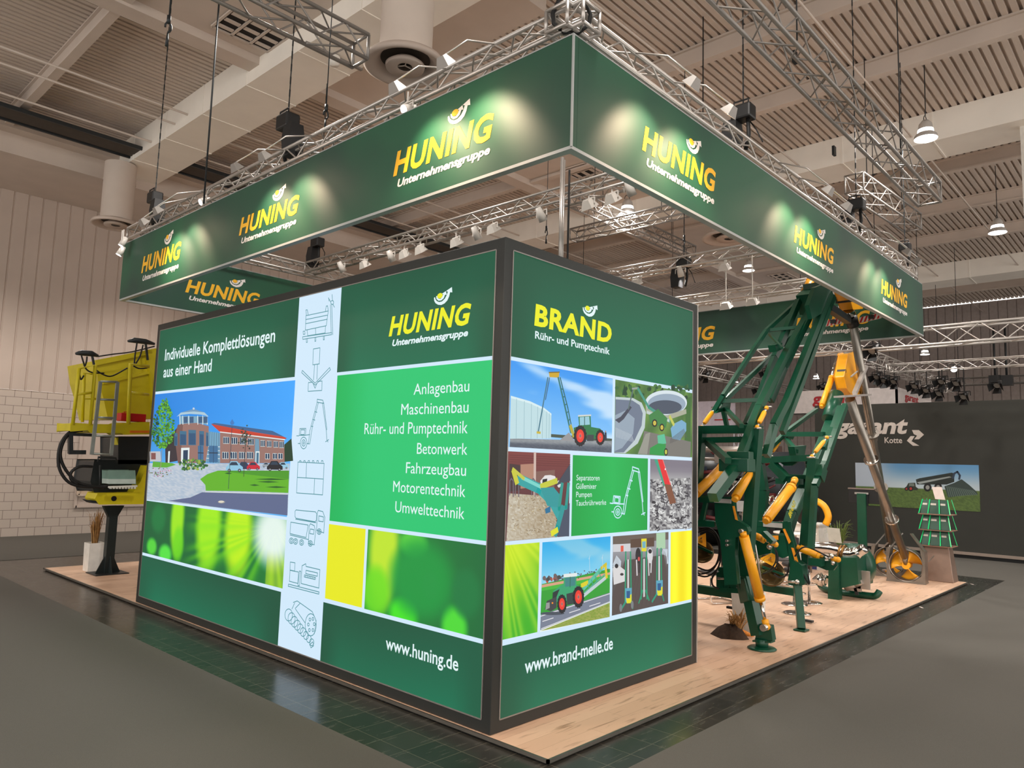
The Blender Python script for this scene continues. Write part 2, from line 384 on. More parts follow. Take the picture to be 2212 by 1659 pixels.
class Art:
    """flat artwork printed on a plane: coloured polygons, each layer a hair above the last"""
    def __init__(s, P, n, base=.002, step=.000015): s.P, s.n, s.v, s.f, s.c, s.z, s.step = P, V(n), [], [], [], base, step
    def _l(s): s.z += s.step; return s.n*s.z
    def raw(s, pts, fs, cols):
        o = s._l(); k = len(s.v); s.v += [p+o for p in pts]; s.c += cols; s.f += [tuple(i+k for i in f) for f in fs]
    def poly(s, pts, c):
        p = [s.P(*q) for q in pts]; nr = V((0, 0, 0))
        for i in range(len(p)): nr += p[i].cross(p[(i+1) % len(p)])
        if nr.dot(s.n) < 0: p = p[::-1]
        s.raw(p, [tuple(range(len(p)))], [c]*len(p))
    def grad(s, a, b, c, d, fn, nx=24, ny=16):
        """quad a(top left) b(top right) c(bottom right) d(bottom left), colour fn(u, v), v down"""
        A, B, Cc, D = (s.P(*q) for q in (a, b, c, d)); s.grid(A, B, Cc, D, fn, nx, ny)
    def grid(s, A, B, Cc, D, fn, nx=24, ny=16):
        ps, cs, fs = [], [], []
        for j in range(ny+1):
            for i in range(nx+1):
                u, v = i/nx, j/ny; ps.append(lerp(lerp(A, B, u), lerp(D, Cc, u), v)); cs.append(fn(u, v))
        for j in range(ny):
            for i in range(nx): k = j*(nx+1)+i; fs.append((k, k+nx+1, k+nx+2, k+1))
        s.raw(ps, fs, cs)
    def line(s, pts, w, c, closed=False):
        p = [s.P(*q) for q in pts]; p = p+[p[0]] if closed else p; o = []; fs = []
        for a, b in zip(p, p[1:]):
            d = b-a
            if d.length < 1e-6: continue
            d.normalize(); q = s.n.cross(d)*(w/2); e = d*(w*.3); k = len(o); o += [a-q-e, b-q+e, b+q+e, a+q-e]; fs.append((k, k+1, k+2, k+3))
        s.raw(o, fs, [c]*len(o))
    def ell(s, cx, cy, rx, ry, c, n=20, a0=0, a1=360):
        s.poly([(cx+rx*math.cos(math.radians(a0+(a1-a0)*i/n)), cy+ry*math.sin(math.radians(a0+(a1-a0)*i/n))) for i in range(n if a1-a0 == 360 else n+1)], c)
    def ring(s, cx, cy, rx, ry, w, c, n=24):
        s.line([(cx+rx*math.cos(2*math.pi*i/n), cy+ry*math.sin(2*math.pi*i/n)) for i in range(n)], w, c, True)
    def blob(s, pts, c, jag=0, seed=1):
        r = random.Random(seed); s.poly([(x+r.uniform(-jag, jag), y+r.uniform(-jag, jag)) for x, y in pts], c)
    def build(s, name, material, parent):
        m = MB(); m.add(s.v, s.f); o = m.build(name, material, parent)
        at = o.data.color_attributes.new('Col', 'FLOAT_COLOR', 'POINT')
        if len(o.data.vertices) == len(s.c):
            at.data.foreach_set('color', [x for c in s.c for x in (*lin(c), 1.)])
        return o
def mixc(a, b, t): return tuple(a[i]*(1-t)+b[i]*t for i in range(3))
def sm(e0, e1, x): t = max(0, min(1, (x-e0)/(e1-e0))); return t*t*(3-2*t)
def hsh(i, j): return (math.sin(i*127.1+j*311.7)*43758.5453) % 1.0
def emblem(name, o, u, v, w, h, n, parent, white, ballm, lift=.003, ball=True):
    o = V(o); q = lambda x, y: o+u*(x*w)+v*(y*h)+V(n)*lift
    out = [(0, .55), (.02, .35), (.1, .18), (.25, .05), (.42, 0), (.6, .06), (.75, .22), (.84, .45), (.88, .7), (1.0, .66), (.97, 1.0), (.66, .82), (.76, .76), (.70, .55), (.61, .36), (.46, .22), (.30, .21), (.17, .30), (.09, .43), (.06, .57)]
    inn = [(.12, .62), (.14, .44), (.26, .30), (.42, .29), (.55, .40), (.61, .60), (.70, .58), (.65, .82), (.43, .70), (.51, .66), (.46, .50), (.37, .40), (.27, .42), (.20, .50), (.17, .62)]
    m = MB(); flip = u.cross(v).dot(V(n)) < 0
    for pl_ in (out, inn):
        p = [q(*a) for a in pl_]; m.add(p if not flip else p[::-1], [tuple(range(len(p)))])
    e = m.build(name, white, parent)
    m = MB(); p = [q(.33+.15*math.cos(t*math.pi/9), .60+.17*math.sin(t*math.pi/9)) for t in range(18)]
    m.add(p if not flip else p[::-1], [tuple(range(18))]); m.build(name+'_ball', ballm, e)
    return e
def company_logo(P, n, bl, br, tl, parent, letters, white, word='HUNING', sub='Unternehmensgruppe', shear=.22):
    a, u, w, h, z = uv_of(P, bl, br, tl); a.z = z; up = V((0, 0, 1))
    put_text('wordmark', word, a, u, up, w, h, V(n), letters, parent, .036, shear, space=1.07)
    put_text('subline', sub, a+u*(.055*w)-up*(.52*h), u, up, .92*w, h*.33, V(n), white, parent, .034, shear if word == 'HUNING' else .0)
    emblem('emblem', a+u*(.565*w)+up*(1.13*h), u, up, .215*w, .76*h, V(n), parent, white, letters)

# ------------------------------------------------------------------ the illuminated light-box block
LB_L, LB_R, LB_H, Z0 = 7.056, 3.235, 4.04, .0425
lb = thing('lightbox_block', (0, 0, Z0), 'big dark framed block with backlit green advertising panels on two sides', 'display')
MB().box((0, 0, Z0), (LB_R, LB_L, LB_H)).build('frame', FRAME, lb, bevel=.006)
MB().box((LB_R, -.006, Z0), (LB_R+.02, .05, LB_H)).build('corner_profile', ALU, lb)
LIT = artmat('backlit_film', 1.0)
E_WH = emat('backlit_white', (208, 232, 250), 1.); E_YE = emat('backlit_yellow', (236, 236, 20), 1.); E_LT = emat('backlit_lettering', (226, 244, 246), 1.)
PALE, DKG, MIDG = (198, 232, 250), (6, 100, 66), (30, 196, 112)
TEAL = (70, 140, 150)
NL, NR = (-1, 0, 0), (0, -1, 0)
PLn, PRt = X(0.), Y(0.)
cA = lambda x, y: (290+x/4.147, 600+y/4.147)
cB = lambda x, y: (290+x/3.529, 950+y/3.529)
cC = lambda x, y: (680+x/2.812, 560+y/2.812)
cD = lambda x, y: (680+x/3.318, 1100+y/3.318)
cE = lambda x, y: (1080+x/2.963, 600+y/2.963)
cF = lambda x, y: (1060+x/3.317, 1120+y/3.317)
def rect_on(P, pts):
    """axis-aligned cell on a plane from its four traced corners: TL, TR, BR, BL"""
    q = [P(*p) for p in pts]; A, B, Cc, D = q
    zt = (A.z+B.z)/2; zb = (Cc.z+D.z)/2; l = (A+D)/2; r = (B+Cc)/2
    if P in (PLn, PRt):     # cells that reach the clamp profile end exactly there
        zt = 3.943 if abs(zt-3.943) < .06 else zt; zb = .141 if abs(zb-.141) < .06 else zb
        ax, lo, hi = (1, .099, LB_L-.104) if P is PLn else (0, .099, LB_R-.104)
        for q_ in (l, r):
            if abs(q_[ax]-lo) < .07: q_[ax] = lo
            if abs(q_[ax]-hi) < .07: q_[ax] = hi
    return V((l.x, l.y, zt)), V((r.x, r.y, zt)), V((r.x, r.y, zb)), V((l.x, l.y, zb))
def flat(c): return lambda u, v: c
def dkgreen(seed):  # uneven backlight is put into the green, dimmer at sides and top
    def f(u, v):
        e = min(u, 1-u)*6; e = sm(0, 1, e); k = .80+.20*e+.10*math.sin(u*5+seed)*v
        return mixc((10, 74, 50), (4, 116, 82), max(0, min(1, .25+.6*v*e+.12*math.sin(3*u+seed))))
    return f
def bokeh(seed, right):
    r = random.Random(seed); bl = []
    if right: bl = [(.16, .25, .16, .75, (205, 236, 40)), (.10, .75, .15, .35, (110, 220, 20)), (.42, .1, .14, .18, (90, 210, 60)), (.36, .95, .14, .22, (70, 235, 30)), (.78, .95, .11, .26, (80, 225, 50)), (.58, .55, .08, .18, (80, 120, 80)), (.5, .5, .3, .5, (10, 150, 60)), (.86, .55, .12, .3, (14, 120, 60))]
    else: bl = [(.28, .25, .06, .7, (170, 240, 20)), (.3, .7, .05, .35, (110, 215, 20)), (.08, .85, .05, .18, (90, 220, 60)), (.2, .93, .06, .2, (90, 235, 70)), (.52, .25, .10, .9, (175, 245, 10)), (.72, .3, .10, .8, (205, 250, 10)), (.12, .3, .07, .3, (16, 120, 60))]
    def f(u, v):
        c = (8, 92, 50) if not right else (12, 104, 52)
        c = mixc(c, (20, 170, 40), .5*(1-u) if right else .35*u)
        for x, y, rx, ry, col in bl:
            d = ((u-x)/rx)**2+((v-y)/ry)**2; c = mixc(c, col, .92*(1-sm(.25, 1.25, d)))
        if not right:
            du, dv = u-.93, v-.12; ang = math.atan2(dv, -du*2.2); ra = .5+.5*math.sin(ang*34+2*math.sin(ang*11))
            c = mixc(c, (130, 225, 20), .55*ra*sm(.0, .3, v)*sm(.30, .5, u))
            d = (du/.13)**2+((v-.25)/.55)**2; c = mixc(c, (238, 250, 245), .95*(1-sm(.1, 1.3, d)))
            if u > .9: c = mixc(c, (225, 235, 40), .5*sm(.45, .8, v))
        return c
    return f
def leaf(u, v):
    du, dv = u+.25, v+.35; ang = math.atan2(dv, du); ra = .5+.5*math.sin(ang*46+2*math.sin(ang*17))
    c = mixc((195, 226, 20), (60, 176, 30), sm(.1, .95, v*.8+u*.3)); return mixc(c, (226, 246, 60), .35*ra)

pan = thing  # (panels are parts of the block)
def base_panel(P, n, pts, name):
    A, B, Cc, D = rect_on(P, pts); m = MB(); d = V(n)*.0015
    A, B, Cc, D = (p+d for p in (A, B, Cc, D)); m.add([A, B, Cc, D] if (B-A).cross(D-A).dot(V(n)) > 0 else [A, D, Cc, B], [(0, 1, 2, 3)])
    o = m.build(name, E_WH, lb)
    fr = MB(); e = V(n)*.004
    for a, b in ((A, B), (B, Cc), (Cc, D), (D, A)): fr.bar(a+e*.4, b+e*.4, .010, .006, up=n)
    fr.build('clamp_profile', ALUD, o)
    return o
pL = base_panel(PLn, NL, [cA(215, 445), (1073.9, 540.4), (1038.6, 1553.5), (301, 1287)], 'left_backlit_panel')
pR = base_panel(PRt, NR, [(1109.5, 540.4), (1495.4, 673.1), (1495, 1416.3), (1076.9, 1553.9)], 'right_backlit_panel')
pL.name, pR.name = 'backlit_panel', 'backlit_panel.001'
ORG['backlit_panel'] = ORG['backlit_panel.001'] = V((0, 0, Z0))
pL['label'] = 'wide backlit panel of photos, line drawings and green fields'; pR['label'] = 'narrow backlit panel of machine photos'
def cells(P, n, lst, parent):
    a = Art(P, n)
    for pts, fn, nx, ny in lst:
        a.z = .002; a.grid(*rect_on(P, pts), fn, nx, ny)
    return a.build('colour_field', LIT, parent)
cells(PLn, NL, [
    ([cA(215, 445), cA(1475, 178), cA(1445, 890), cA(190, 1020)], dkgreen(1), 20, 12),
    ([cB(90, 472), cB(1165, 600), cB(1132, 1125), cB(65, 865)], bokeh(3, False), 150, 60),
    ([cB(60, 887), cB(1127, 1150), cB(1090, 1562), cB(38, 1195)], dkgreen(2), 20, 12),
    ([cC(160, 172), (1073.9, 540.4), cC(1083, 590), cC(140, 685)], dkgreen(3), 20, 12),
    ([cC(138, 705), cC(1080, 613), cD(1232, 225), cD(107, 85)], lambda u, v: mixc((6, 180, 88), MIDG, sm(0, .3, u)), 12, 4),
    ([cD(105, 107), cD(367, 140), cD(337, 703), cD(72, 640)], lambda u, v: (230, 232, 18), 2, 2),
    ([cD(385, 145), cD(1228, 257), cD(1203, 935), cD(355, 710)], bokeh(5, True), 110, 70),
    ([cD(70, 665), cD(1205, 968), (1038.6, 1553.5), cD(33, 1080)], dkgreen(4), 20, 12)], pL)
cells(PRt, NR, [
    ([(1109.5, 540.4), (1495.4, 673.1), cE(1222, 715), cE(68, 505)], dkgreen(5), 20, 12),
    ([cE(466, 1133), cE(945, 1158), cE(943, 1617), cE(454, 1650)], lambda u, v: mixc((8, 160, 66), (22, 182, 84), 1-abs(2*u-1)), 8, 2),
    ([cF(112, 190), cF(350, 172), cF(332, 815), cF(85, 868)], leaf, 60, 90),
    ([cF(1287, 97), cF(1435, 87), cF(1436, 585), cF(1287, 605)], lambda u, v: mixc((246, 226, 4), (255, 252, 40), .5+.5*math.sin(9*u)), 10, 2),
    ([cF(78, 903), cF(1440, 605), (1495, 1416.3), (1076.9, 1553.9)], dkgreen(6), 20, 12)], pR)
# lettering on the left panel
LT = E_LT
def T(P, n, par, s, l, r, t, m=LT, bold=.0, shear=0., name='lettering'): return txt(name, s, P, n, l, r, t, m, par, bold, shear, .0045)
T(PLn, NL, pL, 'Individuelle Komplettlösungen', cA(275, 742), cA(1262, 577), cA(285, 640), bold=.014)
T(PLn, NL, pL, 'aus einer Hand', cA(262, 895), cA(693, 838), cA(268, 793), bold=.014)
T(PLn, NL, pL, 'www.huning.de', cD(510, 1000), cD(1030, 1163), cD(516, 908), bold=.014)
for s, l, r in (('Anlagenbau', (602, 826), (940, 800)), ('Maschinenbau', (526, 946), (935, 930)), ('Rühr- und Pumptechnik', (303, 1062), (930, 1058)), ('Betonwerk', (622, 1182), (928, 1188)),
                ('Fahrzeugbau', (555, 1300), (920, 1315)), ('Motorentechnik', (477, 1412), (916, 1445)), ('Umwelttechnik', (490, 1535), (910, 1580))):
    T(PLn, NL, pL, s, cC(*l), cC(*r), cC(l[0]+3, l[1]-66))
company_logo(PLn, NL, cC(450, 470), cC(948, 396), cC(476, 347), pL, E_YE, E_LT)
T(PRt, NR, pR, 'www.brand-melle.de', cF(240, 1110), cF(872, 938), cF(246, 1002), bold=.016)
for s, l, r in (('Separatoren', (487, 1298), (635, 1296)), ('Güllemixer', (485, 1352), (615, 1350)), ('Pumpen', (485, 1404), (585, 1403)), ('Tauchrührwerke', (483, 1456), (677, 1456))):
    T(PRt, NR, pR, s, cE(*l), cE(*r), cE(l[0]+2, l[1]-35))
a_, u_, w_, h_, z_ = uv_of(PRt, cE(217, 312), cE(712, 418), cE(240, 176)); a_.z = z_
put_text('wordmark', 'BRAND', a_, u_, V((0, 0, 1)), w_, h_, V(NR), E_YE, pR, .036, .06, .0045, 1.06)
txt('subline', 'Rühr- und Pumptechnik', PRt, NR, cE(222, 390), cE(700, 492), cE(226, 342), E_LT, pR, .02, .0, .0045)
ea, eu, ew, eh, ez = uv_of(PRt, cE(526, 238), cE(622, 240), cE(527, 150))
emblem('emblem', ea, eu, V((0, 0, 1)), ew, eh, V(NR), pR, E_LT, E_YE, .0045)

# line drawings on the pale strip
ic = Art(PLn, NL, .003)
W1 = .008
def Ln(c, pts, closed=False, w=W1): ic.line([c(*p) for p in pts], w, TEAL, closed)
Ln(cA, [(1540, 340), (1740, 298), (1722, 430), (1535, 470)], True)
Ln(cA, [(1540, 375), (1735, 335)]); Ln(cA, [(1538, 412), (1732, 372)])
Ln(cA, [(1545, 340), (1540, 290), (1552, 288), (1562, 335)]); Ln(cA, [(1715, 300), (1722, 255), (1734, 252), (1740, 298)])
Ln(cA, [(1550, 470), (1556, 520), (1712, 495), (1716, 432)]); Ln(cA, [(1626, 455), (1628, 508)])
Ln(cA, [(1510, 530), (1770, 492), (1770, 510), (1512, 552)], True); Ln(cA, [(1515, 480), (1530, 478), (1532, 505), (1517, 508)], True)
Ln(cA, [(1760, 240), (1766, 490)]); Ln(cA, [(1772, 240), (1780, 510)])
for x, y in ((1548, 545), (1624, 535), (1700, 522)): Ln(cA, [(x-4, y), (x-4, y+35), (x+5, y+33), (x+5, y-2)])
ic.ring(*cA(1776, 222), 3.2, 4.2, W1, TEAL, 12); Ln(cA, [(1742, 180), (1760, 215)]); Ln(cA, [(1775, 150), (1778, 205)]); Ln(cA, [(1782, 235), (1795, 265)]); Ln(cA, [(1745, 185), (1748, 210)])
Ln(cA, [(1607, 638), (1666, 628), (1660, 772), (1602, 780)], True); Ln(cA, [(1618, 780), (1608, 915)]); Ln(cA, [(1644, 776), (1638, 910)])
Ln(cA, [(1508, 830), (1622, 945), (1752, 805), (1760, 825), (1623, 962), (1502, 850)], True)
Ln(cA, [(1562, 940), (1600, 935)]); Ln(cA, [(1562, 940), (1560, 1018), (1682, 1010), (1685, 925), (1645, 930)]); Ln(cA, [(1605, 950), (1622, 990), (1640, 945)])
# digger drawing with folded boom, twice (teal on the strip, white on the right panel)
def mixer_icon(L, R):
    L([(1642, 1088), (1692, 1098), (1698, 1125), (1640, 1115)], True); L([(1640, 1118), (1576, 1370), (1562, 1490)]); L([(1652, 1120), (1600, 1320), (1575, 1490)])
    L([(1688, 1120), (1722, 1365)]); L([(1700, 1120), (1728, 1362)]); L([(1722, 1365), (1728, 1450), (1738, 1472)]); L([(1716, 1470), (1745, 1450)])
    L([(1486, 1352), (1540, 1350), (1536, 1412), (1480, 1412)], True); L([(1496, 1362), (1530, 1362), (1527, 1405), (1492, 1405)], True)
    L([(1456, 1416), (1478, 1416)]); L([(1540, 1410), (1575, 1405)]); L([(1470, 1485), (1488, 1485)]); L([(1548, 1485), (1570, 1488)])
    R(1520, 1480, 30, 52); R(1520, 1480, 16, 28); R(1520, 1480, 6, 10)
    L([(1620, 1200), (1640, 1205)]); L([(1600, 1270), (1622, 1275)]); L([(1585, 1330), (1604, 1332)])
mixer_icon(lambda p, c=False: Ln(cA, p, c), lambda x, y, rx, ry: ic.ring(*cA(x, y), rx/4.147, ry/4.147, W1, TEAL))
Ln(cB, [(1250, 170), (1450, 180), (1438, 420), (1240, 405)], True); Ln(cB, [(1247, 287), (1443, 299)]); Ln(cB, [(1316, 174), (1312, 290)]); Ln(cB, [(1378, 295), (1372, 413)])
for x in (1268, 1300, 1333, 1366, 1400, 1435): Ln(cB, [(x-7, 170), (x-5, 160), (x+5, 160), (x+7, 172)])
Ln(cB, [(1235, 535), (1385, 550), (1393, 565), (1390, 615), (1380, 625), (1235, 598), (1228, 585), (1228, 545)], True)
Ln(cB, [(1232, 605), (1388, 632)]); Ln(cB, [(1405, 538), (1440, 548), (1455, 590), (1447, 710), (1392, 690), (1398, 560)], True); Ln(cB, [(1410, 580), (1445, 588), (1443, 625), (1408, 620)], True)
Ln(cB, [(1196, 628), (1328, 650), (1312, 745), (1190, 715)], True); Ln(cB, [(1345, 640), (1375, 655), (1384, 700), (1375, 800), (1330, 790), (1335, 660)], True); Ln(cB, [(1345, 680), (1372, 685), (1370, 720), (1340, 715)], True)
Ln(cB, [(1190, 725), (1330, 760)])
for x, y in ((1200, 770), (1232, 775), (1278, 783), (1345, 790), (1412, 700)): ic.ring(*cB(x, y), 4.6, 6, W1, TEAL, 14); ic.ring(*cB(x, y), 2.2, 3, W1, TEAL, 10)
Ln(cB, [(1192, 932), (1228, 938), (1225, 1000), (1190, 993)], True); Ln(cB, [(1190, 995), (1255, 1008), (1250, 1095), (1185, 1078)], True); Ln(cB, [(1262, 1000), (1272, 1002), (1262, 1112), (1250, 1110)], True)
Ln(cB, [(1282, 960), (1310, 945), (1312, 965), (1418, 990), (1410, 1130), (1275, 1095)], True); Ln(cB, [(1312, 995), (1400, 1015), (1398, 1040), (1310, 1020)], True); Ln(cB, [(1300, 1030), (1385, 1050), (1382, 1065), (1298, 1045)], True)
for i in range(6): Ln(cB, [(1310+i*13, 1032+i*3), (1308+i*13, 1048+i*3)])
Ln(cB, [(1178, 1100), (1412, 1160), (1410, 1176), (1176, 1116)], True)
Ln(cB, [(1215, 1240), (1245, 1228), (1360, 1310), (1390, 1380), (1375, 1480)]); Ln(cB, [(1205, 1290), (1225, 1245)]); Ln(cB, [(1230, 1285), (1265, 1248)]); Ln(cB, [(1232, 1290), (1305, 1395)])
ic.ring(*cB(1348, 1410), 12, 24, W1, TEAL)
for x, y in ((1342, 1370), (1365, 1365), (1330, 1408), (1338, 1450), (1365, 1450), (1375, 1405)): ic.ring(*cB(x, y), 2, 3.2, W1, TEAL, 10)
for i in range(9): ic.ring(*cB(1180+i*22, 1335+i*26), 8.2-i*.45, 13-i*.7, W1, TEAL, 18)
Ln(cB, [(1340, 1560), (1365, 1540), (1370, 1570), (1350, 1585)], True)
ic.build('line_drawings', LIT, pL)
wi = Art(PRt, NR, .003)
tr = lambda x, y: cE(720+(x-1478)*.775, 1210+(y-1088)*.775+(x-1640)*.12)
mixer_icon(lambda p, c=False: wi.line([tr(*q) for q in p], .012, PALE, c), lambda x, y, rx, ry: wi.ring(*tr(x, y), rx*.775/2.963*1.1, ry*.775/2.963*.95, .010, PALE))
wi.build('line_drawings', LIT, pR)
# ------------------------------------------------------------------ photographs printed on the panels
def photo(P, n, pts, sky, nx=40, ny=30, base=.0025):
    a = Art(P, n, base); q = rect_on(P, pts); a.grid(*q, sky, nx, ny); return a, q
# --- company building (left panel)
def sky_l(u, v): return mixc(mixc((20, 128, 220), (60, 165, 252), u), (120, 190, 240), sm(.2, .75, v)*.6)
a, q = photo(PLn, NL, [cA(190, 1045), cA(1440, 918), cB(1170, 577), cB(95, 455)], sky_l)
BR, BR2, GL, GL2, WT = (150, 112, 104), (120, 86, 82), (60, 110, 140), (30, 60, 90), (225, 235, 235)
# horizon trees, distant houses
a.poly([cA(1340, 1500), cA(1410, 1440), cA(1425, 1640), cA(1340, 1650)], (24, 60, 40))
a.poly([cB(118, 90), cB(200, 88), cB(205, 165), cB(118, 165)], (190, 190, 195))
a.poly([cB(130, 100), cB(165, 100), cB(165, 150), cB(130, 150)], (130, 80, 78))
# annex and long brick wing
a.poly([cA(770, 1375), cA(1345, 1448), cB(1148, 178), cB(655, 178)], BR)
a.poly([cA(690, 1310), cA(1370, 1438), cA(1345, 1450), cA(765, 1378)], (196, 62, 44))
a.poly([cA(690, 1310), cA(720, 1300), cA(1240, 1372), cA(1370, 1438)], (60, 96, 140))
a.poly([cA(740, 1330), cA(1370, 1440), cA(1340, 1425)], (205, 70, 50))
a.line([cA(770, 1382), cA(1350, 1450)], .012, WT)
def win(x, y, w, h, c, n=2):
    a.poly([c(x, y), c(x+w, y+2), c(x+w, y+h), c(x, y+h)], WT)
    for i in range(n): a.poly([c(x+w*(i+.12)/n, y+3), c(x+w*(i+.88)/n, y+4), c(x+w*(i+.88)/n, y+h-3), c(x+w*(i+.12)/n, y+h-3)], GL2)
for i, x in enumerate((798, 872, 948, 1020)): win(x, 1425+i*4, 55, 62, cA, 3)
for i, x in enumerate((1132, 1190, 1250, 1302)): win(x, 1455+i*4, 42, 58, cA, 3)
for i, x in enumerate((672, 735, 800, 860)): win(x, 92, 50, 54, cB, 3)
for i, x in enumerate((1000, 1058, 1100)): win(x, 102, 34, 46, cB, 2)
a.poly([cA(1085, 1440), cA(1120, 1445), cB(958, 172), cB(918, 172)], (110, 150, 175)); a.poly([cB(928, 88), cB(958, 88), cB(955, 180), cB(926, 180)], WT); a.poly([cB(934, 98), cB(952, 98), cB(950, 180), cB(932, 180)], GL)
# glazed link and round tower with conical roof
a.poly([cA(665, 1375), cA(770, 1392), cB(655, 180), cB(545, 172)], (110, 160, 190))
for i in range(5): a.line([cA(680+i*20, 1380+i*3), cB(562+i*21, 176)], .007, (40, 70, 90))
for j in range(4): a.line([cB(545, 50+j*30), cB(655, 54+j*30)], .008, (220, 230, 232))
a.poly([cA(300, 1440), cA(395, 1335), cA(390, 1640), cB(240, 178), cB(238, 70)], (52, 44, 52))
a.poly([cA(392, 1318), cA(430, 1306), cA(560, 1298), cA(670, 1330), cA(668, 1500), cB(545, 178), cB(340, 178), cA(370, 1440)], BR)
a.poly([cA(392, 1318), cA(440, 1306), cA(425, 1500), cB(370, 178), cB(335, 178), cA(365, 1430)], BR2)
a.poly([cA(410, 1238), cA(655, 1242), cA(662, 1318), cA(560, 1300), cA(415, 1310)], (120, 165, 190))
for x in (410, 436, 490, 570, 615, 655): a.line([cA(x, 1240), cA(x+2, 1312)], .02, WT)
for x in (445, 498, 577, 622): a.poly([cA(x, 1246), cA(x+36, 1244), cA(x+36, 1300), cA(x, 1302)], (56, 92, 128))
a.poly([cA(383, 1245), cA(420, 1208), cA(535, 1175), cA(630, 1206), cA(675, 1248), cA(662, 1240), cA(600, 1226), cA(500, 1220), cA(425, 1228)], (170, 200, 215))
a.poly([cA(420, 1208), cA(535, 1175), cA(630, 1206), cA(535, 1198)], (110, 150, 185)); a.ell(*cA(535, 1172), 2.2, 2.2, (200, 215, 225))
for (x0, x1, y0, y1) in ((362, 390, 1390, 1505), (410, 470, 1372, 1500), (488, 556, 1362, 1500), (585, 628, 1372, 1505), (645, 668, 1385, 1510)):
    a.poly([cA(x0, y0), cA(x1, y0+3), cA(x1, y1), cA(x0, y1)], GL); a.poly([cA(x0+5, y0+30), cA(x1-5, y0+32), cA(x1-5, y1-6), cA(x0+5, y1-6)], (40, 82, 120))
for (x0, x1) in ((488, 530), (572, 640)):
    a.poly([cB(x0, 45), cB(x1, 47), cB(x1, 172), cB(x0, 172)], (58, 108, 150)); a.line([cB((x0+x1)/2, 47), cB((x0+x1)/2, 172)], .01, (20, 40, 60)); a.line([cB(x0, 100), cB(x1, 101)], .012, (30, 50, 70))
a.poly([cB(360, 62), cB(424, 60), cB(420, 172), cB(358, 176)], WT); a.poly([cB(376, 80), cB(412, 78), cB(410, 172), cB(374, 174)], GL2)
a.poly([cB(262, 88), cB(275, 86), cB(270, 176), cB(258, 178)], WT)
# ground: paving, lawn, asphalt
a.grad(cB(112, 178), cB(1188, 182), cB(1172, 577), cB(93, 456), lambda u, v: mixc((168, 186, 205), (196, 204, 214), .5+.5*math.sin(u*90+hsh(int(u*60), int(v*40))*6)), 60, 40)
a.poly([cB(145, 165), cB(290, 178), cB(320, 190), cB(250, 212), cB(140, 208)], (92, 170, 50))
rr = random.Random(4)
for i in range(70):
    x, y = rr.uniform(108, 288), rr.uniform(205, 282)
    if (x-198)**2/90**2+(y-245)**2/38**2 < 1: a.ell(*cB(x, y), rr.uniform(1, 2.2), rr.uniform(.8, 1.7), rr.choice([(205, 160, 190), (130, 130, 90), (170, 120, 150), (90, 110, 70), (225, 190, 205)]), 7)
a.poly([cB(640, 235), cB(560, 262), cB(505, 300), cB(545, 345), cB(548, 388), cB(800, 392), cB(1178, 405), cB(1184, 235)], (96, 176, 34))
a.poly([cB(640, 235), cB(1184, 235), cB(1182, 300), cB(900, 268)], (72, 150, 36))
for x0, x1, y in ((915, 1180, 300), (940, 1110, 320), (690, 750, 255), (880, 960, 345), (1000, 1170, 360)): a.poly([cB(x0, y), cB((x0+x1)/2, y-7), cB(x1, y+2), cB((x0+x1)/2, y+8)], (34, 96, 30))
a.poly([cB(545, 392), cB(1176, 410), cB(1172, 420), cB(540, 402)], (205, 212, 215))
a.poly([cB(520, 400), cB(1175, 418), cB(1170, 577), cB(600, 510), cB(265, 465), cB(430, 440)], (92, 104, 140))
a.ell(*cB(668, 474), 8, 3.2, (150, 150, 150)); a.ell(*cB(666, 472), 6, 2.4, (222, 214, 196))
# shrubs
for i in range(90):
    x = rr.uniform(345, 570); y = rr.uniform(140, 225)
    if (x-450)**2/115**2+(y-190)**2/45**2 < 1: a.ell(*cB(x, y), rr.uniform(1.5, 4), rr.uniform(1.5, 4), rr.choice([(40, 96, 50), (64, 130, 56), (96, 150, 60), (150, 170, 70), (30, 76, 56)]), 7)
# cars
def car(x, y, w, c):
    a.poly([cB(x, y), cB(x+w*.12, y-w*.12), cB(x+w*.28, y-w*.36), cB(x+w*.66, y-w*.36), cB(x+w*.84, y-w*.14), cB(x+w, y-w*.02), cB(x+w, y+w*.2), cB(x, y+w*.18)], c)
    a.poly([cB(x+w*.2, y-w*.12), cB(x+w*.32, y-w*.31), cB(x+w*.62, y-w*.31), cB(x+w*.74, y-w*.12)], (40, 60, 80))
    for k in (.2, .8): a.ell(*cB(x+w*k, y+w*.18), w*.09/3.5, w*.1/3.5, (20, 22, 26), 10); a.ell(*cB(x+w*k, y+w*.18), w*.05/3.5, w*.055/3.5, (160, 165, 170), 8)
car(980, 195, 60, (150, 160, 170)); car(1100, 200, 80, (150, 200, 225)); car(1015, 205, 120, (24, 26, 36)); car(790, 205, 100, (40, 56, 90)); car(862, 205, 100, (200, 32, 52)); car(702, 210, 130, (140, 195, 222))
